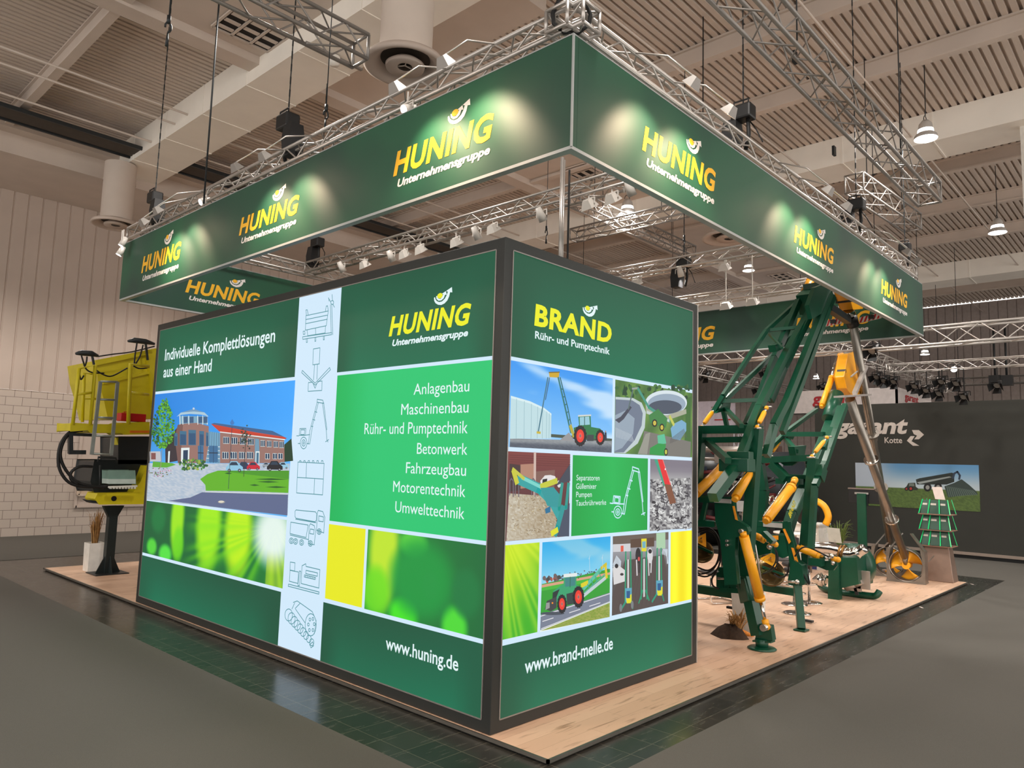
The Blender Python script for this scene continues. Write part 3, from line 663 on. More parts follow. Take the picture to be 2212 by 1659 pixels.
# lamp post, sapling, tall tree
a.line([cA(880, 1340), cB(722, 372)], .012, (50, 66, 80)); a.poly([cA(862, 1300), cA(882, 1266), cA(902, 1302), cA(890, 1318), cA(872, 1318)], (60, 120, 190))
a.line([cA(1005, 1400), cB(838, 280)], .012, (60, 56, 50))
for i in range(60): a.ell(*cA(1000+rr.gauss(0, 22), 1440+rr.gauss(0, 45)), rr.uniform(.8, 2), rr.uniform(.8, 2.4), rr.choice([(44, 66, 52), (60, 84, 70), (36, 50, 50)]), 6)
a.line([cB(215, 80), cB(206, 205)], .02, (150, 140, 120))
for i in range(520):
    t = rr.random()**.8; y = 1085+t*440; hw = 8+92*math.sin(min(1, t*1.15+.05)*math.pi*.62)*(1 if t < .85 else (1-t)/.15*.8+.2)
    x = 278-20*t+rr.uniform(-hw, hw); k = (x-258)/100
    a.ell(*cA(x, y), rr.uniform(1.2, 2.6), rr.uniform(1.2, 3), rr.choice([(46, 110, 30), (74, 150, 36), (104, 180, 50)] if k > -.3 else [(20, 70, 34), (40, 100, 36), (60, 130, 40)]), 6)
a.build('photo_print', LIT, pL)

# --- right panel: tractor with raised mixer in front of a tank
TGR, TGR2, TYR, TRD = (36, 120, 70), (24, 80, 60), (34, 34, 40), (232, 58, 44)
def wheel(a, x, y, rx, ry, c=TRD):
    a.ell(x, y, rx, ry, TYR, 26)
    for i in range(16):
        t = i*math.pi/8; a.poly([(x+rx*.9*math.cos(t), y+ry*.9*math.sin(t)), (x+rx*1.06*math.cos(t+.08), y+ry*1.06*math.sin(t+.08)), (x+rx*1.06*math.cos(t+.2), y+ry*1.06*math.sin(t+.2)), (x+rx*.9*math.cos(t+.26), y+ry*.9*math.sin(t+.26))], (24, 24, 28))
    a.ell(x, y, rx*.62, ry*.64, c, 20); a.ell(x, y, rx*.3, ry*.32, mixc(c, (255, 255, 255), .15), 14); a.ell(x, y, rx*.14, ry*.15, (120, 110, 110), 10)
def clouds(seed, base, c2, amt):
    def f(u, v):
        s = sum(math.sin(u*k*3.1+seed*k+math.sin(v*k*4+seed)*1.6)*math.cos(v*k*4.2+seed*1.3*k)/k for k in (1, 2, 3, 5))
        return mixc(base(v), c2, amt*sm(.1, 1.1, s))
    return f
a, q = photo(PRt, NR, [cE(75, 527), cE(722, 647), cE(713, 1120), cE(60, 1082)], clouds(1.3, lambda v: mixc((54, 150, 240), (150, 206, 250), v), (225, 240, 252), .75), 60, 40)
a.poly([cE(325, 1000), cE(716, 1030), cE(715, 1052), cE(325, 1020)], (70, 84, 72))
a.grad(cE(63, 1028), cE(716, 1045), cE(713, 1120), cE(60, 1083), lambda u, v: mixc((150, 156, 160), (92, 100, 112), sm(.2, .7, v)+.3*hsh(int(u*60), int(v*12))), 60, 12)
a.poly([cE(68, 755), cE(190, 790), cE(280, 832), cE(328, 870), cE(325, 1028), cE(62, 1030)], (190, 220, 226))
a.poly([cE(68, 755), cE(190, 790), cE(280, 832), cE(328, 870), cE(328, 882), cE(280, 846), cE(190, 805), cE(68, 770)], (214, 236, 240))
for x, y0 in ((105, 775), (155, 790), (200, 808), (240, 826), (272, 842), (298, 858), (315, 868)): a.line([cE(x, y0), cE(x-3, 1028)], .006, (150, 186, 196))
a.poly([cE(380, 1040), cE(440, 990), cE(480, 1050)], (150, 150, 152))
a.line([cE(305, 640), cE(244, 985)], .016, (70, 120, 140)); a.line([cE(316, 640), cE(290, 780)], .01, (60, 90, 110)); a.line([cE(236, 990), cE(256, 992)], .02, (200, 180, 60))
a.poly([cE(312, 606), cE(378, 604), cE(376, 640), cE(316, 636)], (206, 166, 40)); a.line([cE(312, 606), cE(380, 604)], .01, (120, 100, 40))
a.line([cE(372, 640), cE(452, 990)], .022, (50, 120, 120)); a.line([cE(384, 640), cE(432, 830), cE(462, 980)], .014, (40, 100, 100))
for t in (.2, .35, .5, .65, .8): a.line([cE(372+80*t, 640+350*t), cE(386+72*t, 650+320*t)], .01, (40, 110, 110))
a.line([cE(450, 950), cE(470, 1010)], .04, (180, 170, 60))
a.poly([cE(500, 885), cE(578, 880), cE(582, 955), cE(640, 965), cE(655, 1000), cE(650, 1030), cE(480, 1030), cE(470, 960), cE(505, 950)], TGR)
a.poly([cE(508, 892), cE(570, 888), cE(574, 940), cE(510, 945)], (150, 200, 215)); a.line([cE(540, 890), cE(540, 945)], .01, TGR2); a.line([cE(500, 884), cE(580, 880)], .014, (210, 215, 210))
a.poly([cE(555, 1005), cE(600, 1005), cE(598, 1045), cE(555, 1045)], (60, 66, 70))
wheel(a, *cE(512, 1012), 13.5, 22); wheel(a, *cE(640, 1022), 9.6, 16.5)
a.poly([cE(668, 990), cE(680, 990), cE(682, 1040), cE(666, 1040)], (40, 50, 70)); a.ell(*cE(674, 984), 1.6, 2, (180, 140, 120), 8)
a.build('photo_print', LIT, pR)
# --- slurry tanks from above
a, q = photo(PRt, NR, [cE(737, 650), cE(1220, 738), cE(1217, 1150), cE(730, 1122)], lambda u, v: mixc((110, 150, 70), (70, 110, 56), .5+.5*math.sin(20*u+9*v)), 20, 16)
for i in range(60):
    x, y = rr.uniform(740, 1215), rr.uniform(690, 770); a.ell(*cE(x, y), rr.uniform(2, 5), rr.uniform(3, 7), rr.choice([(40, 84, 46), (56, 104, 56), (74, 120, 60), (30, 66, 44)]), 7)
a.poly([cE(795, 680), cE(815, 750), cE(780, 752)], (30, 66, 44))
a.poly([cE(1190, 780), cE(1220, 760), cE(1218, 1060), cE(1180, 1040)], (60, 106, 50))
a.ell(*cE(1062, 800), 45, 27, (214, 226, 232), 36); a.ell(*cE(1065, 808), 41, 22, (150, 168, 186), 36); a.ell(*cE(1055, 828), 36, 15, (74, 84, 100), 30)
a.poly([cE(930, 810), cE(945, 840), cE(1060, 882), cE(1190, 840), cE(1192, 870), cE(1060, 915), cE(935, 870)], (168, 170, 150))
a.poly([cE(738, 762), cE(850, 770), cE(905, 800), cE(932, 860), cE(925, 960), cE(880, 1060), cE(800, 1124), cE(731, 1120)], (190, 204, 206))
a.poly([cE(738, 778), cE(845, 785), cE(892, 815), cE(912, 868), cE(905, 945), cE(860, 1040), cE(790, 1118), cE(731, 1118)], (110, 122, 142))
a.poly([cE(735, 880), cE(800, 850), cE(860, 900), cE(850, 1000), cE(780, 1090), cE(732, 1110)], (148, 164, 180))
a.poly([cE(734, 910), cE(770, 890), cE(830, 820), cE(842, 830), cE(790, 905), cE(760, 930)], (66, 70, 86))
for k in range(12): a.line([cE(740+k*9, 960+k*4), cE(745+k*10, 1020+k*3)], .006, (196, 206, 214))
a.line([cE(850, 715), cE(820, 840)], .02, (90, 110, 110)); a.line([cE(845, 710), cE(885, 706)], .02, (150, 160, 150)); a.line([cE(882, 710), cE(950, 830), cE(1085, 920)], .035, (70, 150, 130)); a.line([cE(940, 860), cE(1080, 915)], .03, (190, 205, 200))
a.poly([cE(920, 980), cE(1220, 1050), cE(1216, 1150), cE(900, 1130)], (120, 118, 112)); a.poly([cE(930, 1000), cE(960, 990), cE(940, 1130), cE(880, 1128)], (150, 150, 140))
a.poly([cE(950, 880), cE(1010, 840), cE(1070, 900), cE(1060, 960), cE(960, 930)], (60, 130, 70)); wheel(a, *cE(988, 930), 5.5, 8, (210, 190, 60)); wheel(a, *cE(1034, 958), 5, 8, (210, 190, 60))
a.poly([cE(1090, 965), cE(1110, 935), cE(1160, 910), cE(1190, 930), cE(1190, 980), cE(1150, 1040), cE(1100, 1030)], (120, 170, 200)); a.line([cE(1085, 890), cE(1110, 940)], .04, (196, 200, 90))
for k in range(22): a.line([cE(1090+k*4, 1030-k*3), cE(1086+k*5, 1060-k*2)], .007, (90, 90, 90))
a.poly([cE(1005, 1010), cE(1050, 1000), cE(1062, 1060), cE(1010, 1070)], (90, 190, 150)); a.poly([cE(958, 1090), cE(1010, 1060), cE(1060, 1065), cE(1050, 1140), cE(955, 1130)], (40, 150, 70)); wheel(a, *cE(1060, 1115), 4, 8, (200, 200, 60))
a.build('photo_print', LIT, pR)
# --- mixer drive in a barn
a, q = photo(PRt, NR, [cE(60, 1110), cE(449, 1130), cF(555, 128), cF(110, 162)], lambda u, v: mixc((128, 62, 60), (96, 52, 56), v*2 if v < .5 else 1), 20, 16)
for j in range(5): a.line([cE(60, 1135+j*14), cE(448, 1152+j*14)], .006, (104, 50, 50))
a.poly([cE(60, 1190), cE(130, 1200), cE(130, 1360), cE(55, 1370)], (70, 50, 52)); a.poly([cE(130, 1195), cE(215, 1190), cE(215, 1340), cE(130, 1350)], (176, 130, 110)); a.poly([cE(215, 1115), cE(230, 1117), cE(228, 1400), cE(213, 1400)], (205, 180, 170))
a.poly([cE(230, 1240), cE(350, 1230), cE(345, 1400), cE(230, 1400)], (128, 92, 84))
a.grad(cE(56, 1380), cE(345, 1400), cF(480, 132), cF(110, 162), lambda u, v: mixc((206, 200, 184), (150, 128, 96), min(1, .4*u+.5*hsh(int(u*40), int(v*30)))), 50, 36)
for k in range(160): x, y = rr.uniform(60, 380), rr.uniform(1400, 1640); a.line([cE(x, y), cE(x+rr.uniform(-16, 16), y+rr.uniform(-10, 10))], .005, rr.choice([(220, 214, 196), (130, 110, 80), (184, 166, 130)]))
a.poly([cE(380, 1540), cE(444, 1440), cE(440, 1655), cE(360, 1655)], (70, 80, 100))
for x in (60, 95, 200): a.line([cE(x, 1390), cE(x, 1300), cE(x+10, 1285), cE(x+22, 1300), cE(x+22, 1400)], .012, (110, 100, 110))
a.poly([cE(255, 1300), cE(285, 1265), cE(320, 1262), cE(350, 1270), cE(365, 1310), cE(300, 1330), cE(262, 1340)], (225, 222, 222)); a.poly([cE(270, 1290), cE(300, 1285), cE(296, 1320), cE(268, 1318)], (34, 34, 38)); a.ell(*cE(375, 1320), 4, 8, (220, 220, 220), 10)
a.poly([cE(352, 1335), cE(446, 1190), cE(447, 1300), cE(380, 1320)], (64, 70, 84))
a.line([cE(120, 1290), cE(250, 1350), cE(330, 1430), cE(378, 1520)], .09, (46, 160, 160)); a.line([cE(140, 1280), cE(260, 1340)], .03, (120, 210, 200))
a.line([cE(80, 1225), cE(150, 1285)], .03, (196, 196, 70)); a.line([cE(85, 1240), cE(105, 1310)], .05, (200, 200, 60)); a.line([cE(262, 1335), cE(358, 1300)], .05, (196, 200, 60))
a.poly([cE(256, 1345), cE(340, 1340), cE(390, 1400), cE(370, 1470), cE(300, 1460)], (44, 150, 152)); a.line([cE(395, 1320), cE(375, 1480), cE(420, 1470), cE(436, 1320)], .04, (40, 150, 140)); a.line([cE(400, 1470), cE(365, 1600), cE(350, 1640)], .06, (40, 150, 150)); a.line([cE(330, 1635), cE(362, 1615)], .05, (220, 220, 40))
a.poly([cE(285, 1480), cE(320, 1460), cE(320, 1500), cE(290, 1510)], (30, 110, 150))
a.build('photo_print', LIT, pR)
# --- splashing slurry with red arm
a, q = photo(PRt, NR, [cE(960, 1160), cE(1220, 1170), cE(1220, 1605), cE(957, 1617)], lambda u, v: mixc((126, 120, 132), (176, 176, 176), sm(.1, .35, v)), 12, 12)
a.grad(cE(960, 1290), cE(1221, 1280), cE(1220, 1605), cE(957, 1617), lambda u, v: mixc((80, 78, 84), (206, 206, 204), hsh(int(u*24), int(v*30))), 36, 44)
for k in range(130):
    x, y = rr.uniform(965, 1210), rr.uniform(1300, 1600); L = rr.uniform(6, 24); t = rr.uniform(0, 6.3); c = rr.choice([(225, 226, 224), (60, 58, 66), (196, 196, 196), (44, 42, 48)])
    a.line([cE(x, y), cE(x+L*math.cos(t), y+L*math.sin(t)), cE(x+1.4*L*math.cos(t+.6), y+1.4*L*math.sin(t+.6))], .012, c)
a.poly([cE(1005, 1162), cE(1040, 1163), cE(1090, 1330), cE(1055, 1340)], (226, 44, 50)); a.poly([cE(985, 1162), cE(1006, 1162), cE(1056, 1335), cE(1044, 1330)], (60, 160, 130)); a.line([cE(1040, 1165), cE(1092, 1330)], .01, (250, 130, 130))
a.poly([cE(1050, 1320), cE(1092, 1325), cE(1125, 1440), cE(1085, 1450)], (128, 80, 58)); a.ell(*cE(1056, 1225), 1.5, 2, (240, 240, 240), 8)
a.build('photo_print', LIT, pR)
# --- tractor on the road
a, q = photo(PRt, NR, [cF(370, 168), cF(855, 130), cF(850, 705), cF(352, 808)], clouds(2.2, lambda v: mixc((36, 170, 232), (170, 222, 240), v*1.7), (180, 216, 226), .5), 40, 40)
a.poly([cF(364, 470), cF(854, 360), cF(851, 540), cF(355, 690)], (48, 158, 50)); a.poly([cF(364, 475), cF(854, 385), cF(854, 402), cF(362, 497)], (214, 160, 130)); a.poly([cF(364, 495), cF(853, 402), cF(853, 430), cF(362, 520)], (70, 180, 60))
for k in range(60):
    x = rr.uniform(368, 850); y = 440-(x-368)*.16+rr.gauss(0, 9); s = 3.4 if x < 490 else 1.4; a.ell(*cF(x, y), rr.uniform(.5, 1)*s*1.3, rr.uniform(.5, 1)*s*1.6, rr.choice([(90, 78, 84), (110, 96, 96), (70, 72, 70), (180, 80, 60) if x < 490 else (80, 84, 70)]), 7)
a.poly([cF(356, 690), cF(851, 530), cF(851, 600), cF(352, 800)], (120, 128, 146)); a.line([cF(356, 700), cF(851, 538)], .008, (220, 220, 225)); a.line([cF(360, 790), cF(851, 596)], .008, (214, 216, 220))
for t in (.02, .42, .72): a.line([cF(360+480*t, 740-155*t), cF(360+480*(t+.16), 740-155*(t+.16))], .007, (226, 226, 230))
a.grad(cF(352, 806), cF(851, 603), cF(850, 705), cF(400, 797), lambda u, v: mixc((120, 150, 50), (166, 170, 90), hsh(int(u*50), int(v*14))), 50, 14)
a.line([cF(660, 555), cF(820, 425)], .035, (190, 205, 210)); a.line([cF(665, 500), cF(800, 350)], .04, (90, 190, 160)); a.line([cF(670, 530), cF(815, 400)], .012, (90, 170, 150)); a.line([cF(650, 480), cF(690, 460)], .04, (220, 205, 40)); a.line([cF(820, 330), cF(828, 420)], .035, (222, 200, 40)); a.line([cF(790, 355), cF(826, 325)], .03, (205, 190, 50))
for t in (.2, .4, .6, .8): a.line([cF(665+135*t, 500-150*t), cF(675+140*t, 530-130*t)], .012, (60, 160, 140))
a.poly([cF(445, 520), cF(500, 480), cF(520, 470), cF(522, 415), cF(612, 405), cF(612, 475), cF(660, 500), cF(640, 560), cF(600, 600), cF(470, 600), cF(440, 560)], (52, 160, 110))
a.poly([cF(530, 425), cF(605, 416), cF(602, 480), cF(532, 490)], (60, 130, 130)); a.line([cF(525, 410), cF(612, 402)], .03, (226, 232, 230)); a.line([cF(568, 420), cF(566, 490)], .012, (40, 110, 90)); a.poly([cF(442, 530), cF(492, 505), cF(470, 560), cF(440, 575)], (38, 50, 52)); a.poly([cF(540, 540), cF(600, 525), cF(595, 610), cF(545, 620)], (50, 62, 64))
a.poly([cF(400, 590), cF(470, 560), cF(470, 640), cF(430, 665), cF(385, 650)], (62, 66, 70)); a.poly([cF(395, 605), cF(420, 600), cF(420, 640), cF(390, 655)], (150, 150, 150)); a.ell(*cF(440, 605), 2, 2, (240, 140, 30), 8); a.ell(*cF(440, 680), 26, 3.5, (70, 78, 90))
wheel(a, *cF(508, 612), 10, 20); wheel(a, *cF(626, 562), 12, 23)
for x, y in ((705, 280), (798, 275)): a.line([cF(x, y), cF(x+2, y+90)], .004, (210, 220, 225)); a.line([cF(x-6, y+12), cF(x, y), cF(x+3, y-16)], .003, (225, 230, 235))
a.build('photo_print', LIT, pR)
# --- green lifting mixers in a cow shed
a, q = photo(PRt, NR, [cF(873, 130), cF(1272, 98), cF(1270, 610), cF(868, 692)], lambda u, v: mixc((150, 150, 156), (86, 80, 80), sm(.2, .5, v)), 10, 10)
a.poly([cF(873, 128), cF(1272, 98), cF(1272, 150), cF(873, 190)], (104, 92, 84)); a.poly([cF(1185, 105), cF(1250, 100), cF(1250, 215), cF(1185, 215)], (170, 205, 170)); a.poly([cF(1000, 150), cF(1170, 135), cF(1170, 200), cF(1000, 210)], (90, 68, 56)); a.poly([cF(875, 185), cF(1000, 180), cF(1000, 235), cF(875, 240)], (206, 206, 210)); a.poly([cF(930, 195), cF(950, 194), cF(950, 236), cF(930, 238)], (220, 90, 70))
a.poly([cF(960, 300), cF(1240, 260), cF(1270, 480), cF(1270, 608), cF(868, 690), cF(868, 560)], (84, 74, 72))
for k in range(10): a.line([cF(900+k*30, 680-k*8), cF(1010+k*18, 300)], .005, (70, 62, 60))
for k in range(7): a.line([cF(876, 330+k*14), cF(900+k*5, 270+k*6), cF(925, 300+k*16)], .012, (196, 205, 214))
for k in range(7): a.line([cF(1225+k*6, 250+k*3), cF(1235+k*5, 220), cF(1262, 250+k*12), cF(1268, 320)], .01, (196, 205, 214))
a.poly([cF(872, 360), cF(900, 325), cF(960, 370), cF(960, 450), cF(880, 475)], (216, 214, 214)); a.ell(*cF(900, 340), 4, 5, (40, 38, 44), 10); a.ell(*cF(938, 400), 4, 3, (60, 56, 60), 10)
for x, c in ((1055, (44, 40, 46)), (1140, (214, 212, 214))):
    a.ell(*cF(x, 265), 6, 17, c, 14); a.line([cF(x-12, 300), cF(x-8, 405)], .022, (206, 200, 204)); a.line([cF(x+10, 300), cF(x+6, 385)], .02, c); a.ell(*cF(x, 235), 4, 5, (38, 36, 40), 10)
a.ell(*cF(1060, 290), 2.5, 5, (205, 80, 80), 8)
def lift(x, top, bot, w, head):
    for s in (-1, 1): a.line([cF(x+s*w, top), cF(x+s*w*1.3, bot)], .022, (40, 150, 110))
    a.line([cF(x, top+60), cF(x, bot-20)], .03, (206, 206, 206))
    if head: a.poly([cF(x-20, top-90), cF(x+18, top-92), cF(x+16, top), cF(x-18, top)], (226, 214, 40)); a.poly([cF(x-14, top-70), cF(x+12, top-72), cF(x+11, top-24), cF(x-13, top-24)], (110, 175, 190)); a.line([cF(x-38, bot+30), cF(x-10, bot-60)], .02, (40, 150, 110)); a.line([cF(x+36, bot+10), cF(x+10, bot-60)], .02, (40, 150, 110))
    else: a.poly([cF(x-22, bot-100), cF(x+26, bot-104), cF(x+24, bot), cF(x-20, bot+4)], (90, 165, 190)); a.poly([cF(x-16, bot-30), cF(x+24, bot-60), cF(x+24, bot+6), cF(x-10, bot+8)], (226, 220, 40)); a.poly([cF(x-12, bot-80), cF(x+14, bot-82), cF(x+13, bot-30), cF(x-11, bot-28)], (40, 90, 140)); a.line([cF(x-20, bot), cF(x-50, bot+50)], .025, (40, 150, 120)); a.line([cF(x+22, bot), cF(x+34, bot+44)], .02, (40, 140, 110))
lift(983, 240, 600, 17, False); lift(1097, 235, 575, 16, True); lift(1205, 215, 545, 14, False)
a.ell(*cF(930, 640), 3, 9, (120, 126, 130), 12); a.ell(*cF(1012, 618), 3, 9, (120, 126, 130), 12)
a.build('photo_print', LIT, pR)
# ------------------------------------------------------------------ the fascia ring hanging over the stand
FX, FY, ZB, ZT, FLN, FRN = -.444, -1.035, 4.379, 5.22, 8.442, 9.113
def fascia_mat(name):
    m = bpy.data.materials.new(name); m.use_nodes = True; nt = m.node_tree; b = nt.nodes['Principled BSDF']
    tc = nt.nodes.new('ShaderNodeTexCoord'); n = nt.nodes.new('ShaderNodeTexNoise'); n.inputs['Scale'].default_value = .7; n.inputs['Detail'].default_value = 2
    nt.links.new(tc.outputs['Object'], n.inputs['Vector']); r = nt.nodes.new('ShaderNodeValToRGB')
    r.color_ramp.elements[0].position = .38; r.color_ramp.elements[0].color = (*lin((10, 62, 48)), 1); r.color_ramp.elements[1].position = .62; r.color_ramp.elements[1].color = (*lin((14, 84, 56)), 1)
    nt.links.new(n.outputs['Fac'], r.inputs['Fac']); nt.links.new(r.outputs['Color'], b.inputs['Base Color']); b.inputs['Roughness'].default_value = .55; b.inputs['Specular IOR Level'].default_value = .7
    return m
FAS = fascia_mat('green_fascia_print'); ORANGE = mat('golden_letter_print', (250, 190, 40), .5, 0., .03); LETW = mat('white_letter_print', (236, 230, 226), .5, 0., .03)
RAIL = mat('fascia_rail_grey', (178, 182, 182), .45, .3, .04)
def fascia(a, b, t, label, logos):
    """banner between two plan points, thickness t (vector); logos = (plane fn, normal, BL, BR, TL)"""
    a, b, t = V((*a, 0)), V((*b, 0)), V((*t, 0))
    o = thing('fascia_banner', (*a.xy, ZB), label, 'banner', None)
    z = V((0, 0, 1))
    MB().prism([a+z*(ZB+.012), b+z*(ZB+.012), b+z*ZT, a+z*ZT], t).build('printed_panel', FAS, o)
    MB().prism([a+z*(ZB-.012), b+z*(ZB-.012), b+z*(ZB+.012), a+z*(ZB+.012)], t*1.04).prism([a+z*(ZT-.002), b+z*(ZT-.002), b+z*(ZT+.01), a+z*(ZT+.01)], t*1.02).build('edge_rail', RAIL, o)
    for P, n, bl, br, tl in logos: company_logo(P, n, bl, br, tl, o, ORANGE, LETW)
    return o
q1, q2 = lambda x, y: (740+x/2.962, y/2.962), lambda x, y: (x/2.962, y/2.962)
fascia((FX, FY), (FX, FY+FLN), (.06, 0), 'long green banner over the left side with three gold wordmarks', [
    (X(FX), NL, (849.7, 381.5), (1065.8, 300), (861.5, 326)), (X(FX), NL, (516.5, 508), (644.8, 462.5), (523, 469)), (X(FX), NL, (305.6, 588.7), (389.5, 560.7), (311, 552.5))])
fascia((FX+.062, FY), (FX+FRN, FY), (0, .06), 'long green banner over the right side with three gold wordmarks', [
    (Y(FY), NR, (1386.5, 324), (1545.5, 418.6), (1393, 272)), (Y(FY), NR, (1715, 523), (1801, 573.6), (1716.8, 486)), (Y(FY), NR, (1903.3, 635.4), (1960, 666), (1904.3, 603.8))])
fascia((FX+.062, FY+FLN-.06), (FX+FRN-.062, FY+FLN-.06), (0, .06), 'green banner at the back left with a half hidden wordmark', [
    (Y(FY+FLN-.06), NR, (399.7, 631.3), (560, 661), (407, 603.6))])
fascia((FX+FRN-.06, FY+.062), (FX+FRN-.06, FY+FLN), (.06, 0), 'green banner at the far end behind the green boom', [
    (X(FX+FRN-.06), NL, (1718, 713), (1880, 699), (1723, 686)), (X(FX+FRN-.06), NL, (1390, 748), (1545, 733), (1394, 720))])
MB().bar((FX-.004, FY-.004, ZB), (FX-.004, FY-.004, ZT), .014).build('corner_seam', RAIL, bpy.data.objects['fascia_banner'])

# ------------------------------------------------------------------ lattice trusses
def truss(a, b, w, label, material=ALU, r=.019, rb=.009, pitch=None, h=None, group=None, hang=None):
    a, b = V(a), V(b); h = h or w; d = (b-a); L = d.length; d.normalize()
    up = V((0, 0, 1)) if abs(d.z) < .9 else V((1, 0, 0)); s = d.cross(up).normalized(); up = s.cross(d)
    o = thing('lattice_truss', a, label, 'truss', group)
    cs = [s*(w/2)*i+up*(h/2)*j for i, j in ((-1, -1), (1, -1), (1, 1), (-1, 1))]
    for c in cs: MB().tube(a+c, b+c, r, n=10).build('chord', material, o)
    m = MB(); p = pitch or w*1.15; n = max(2, int(L/p)); n += n % 2
    for k in range(4):
        c0, c1 = cs[k], cs[(k+1) % 4]
        for i in range(n):
            t0, t1 = i/n, (i+1)/n; u0, u1 = (c0, c1) if i % 2 == 0 else (c1, c0)
            m.tube(lerp(a, b, t0)+u0, lerp(a, b, t1)+u1, rb, n=6, caps=False)
        for e in (a, b): m.tube(e+c0, e+c1, r*.8, n=6)
    m.build('lacing', material, o)
    if hang:
        for t in hang: c = lerp(a, b, t)+up*(h/2); MB().tube(c-V((0, 0, .02)), (c.x, c.y, ZDECK-.01), .008, n=6).build('hanger', DARK, o)
    return o
TZ, TW, TH = 5.43, .20, .17
truss((FX+.18, FY-.02, TZ), (FX+.18, FY+FLN+.14, TZ), TW, 'bright truss carrying the long left green banner', h=TH)
truss((FX+.02, FY+.18, TZ), (FX+FRN, FY+.18, TZ), TW, 'bright truss carrying the long right green banner', h=TH)
truss((FX+.3, FY+FLN-.2, TZ), (FX+FRN-.3, FY+FLN-.2, TZ), TW, 'truss behind the back left banner', h=TH)
truss((FX+FRN-.2, FY+.3, TZ), (FX+FRN-.2, FY+FLN-.3, TZ), TW, 'truss above the far end banner', h=TH)
T5 = truss((2.5, FY+.3, 5.44), (2.5, 7.1, 5.44), TW, 'white lit truss with lamps crossing above the light-box block', h=TH)
T6 = truss((6.5, FY+.75, 5.6), (6.5, 7.1, 5.6), TW, 'white lit truss crossing above the green boom machines', h=TH)
truss((8, 2.85, 7.13), (8, 5.6, 7.13), .24, 'short hall truss under the bright pendant lamp, seen through the ring', ALUD, h=.24, hang=(.2, .8))
truss((6.9, 4.7, 7.42), (11.5, 4.7, 7.42), .26, 'hall truss running away behind the short truss', ALUD, hang=(.2, .8))
truss((-3.5, 2.95, 7.0), (.48, 2.95, 7.0), .30, 'grey hall truss at the top left beside the round duct', ALUD, r=.024, rb=.011, hang=(.2, .72))
a8 = hit(1620, 0, 'z', 6.3); b8 = hit(2005, 420, 'z', 6.3)
truss((0.5, (a8.y+b8.y)/2, 6.3), (b8.x, (a8.y+b8.y)/2, 6.3), .30, 'grey hall truss crossing the ribbed roof at the upper right', ALUD, r=.022, rb=.009, hang=(.3, .8))
a8 = hit(1845, 395, 'z', 7.0); b8 = hit(1935, 488, 'z', 7.0)
truss((a8.x, a8.y, 7.0), (b8.x, b8.y-.3, 7.0), .30, 'small distant hall truss behind the black chain hoist', ALUD, hang=(.2, .8))
truss((11.5, -5.5, 4.83), (11.5, 9.5, 4.83), .36, 'white truss running right from behind the far green banner', h=.34, r=.024, rb=.012, hang=(.1, .4, .9))
truss((17.6, -6, 5.06), (17.6, 2.02, 5.06), .26, 'white truss above the dark exhibitor wall at the right edge', h=.22, hang=(.1, .9))
truss((13.4, 2.3, 5.3), (25.5, 2.3, 5.3), .34, 'cable laden truss running away above the dark exhibitor wall', h=.34, hang=(.1, .9))
a8 = hit(1507, 790, 'x', 16); b8 = hit(1690, 830, 'x', 16)
truss((12.5, 6.6, 5.05), (26, 6.6, 5.05), .3, 'dark distant truss left of the green boom', ALUD, h=.3, hang=(.1, .9))
truss((22, -6, 5.1), (22, 2.02, 5.1), .24, 'thin distant truss over the dark wall, in front of the hall wall', ALUD, h=.22, hang=(.1, .9))
# cables lying on the ring truss
for pts, lab in (([(FX+.2+.05*math.sin(i*1.7), FY+.3+i*.4, TZ+.10+.02*math.sin(i*2.3)) for i in range(20)], 'loose cable bundle along the left ring truss'),
                 ([(FX+.3+i*.42, FY+.2+.05*math.sin(i*1.9), TZ+.11+.02*math.sin(i*2.1)) for i in range(21)], 'loose white cable bundle along the right ring truss')):
    tag(MB().path(pts, .014, 6).build('cable_bundle', mat('cable_grey', (176, 170, 164), .6), org=pts[0]), lab, 'cable')
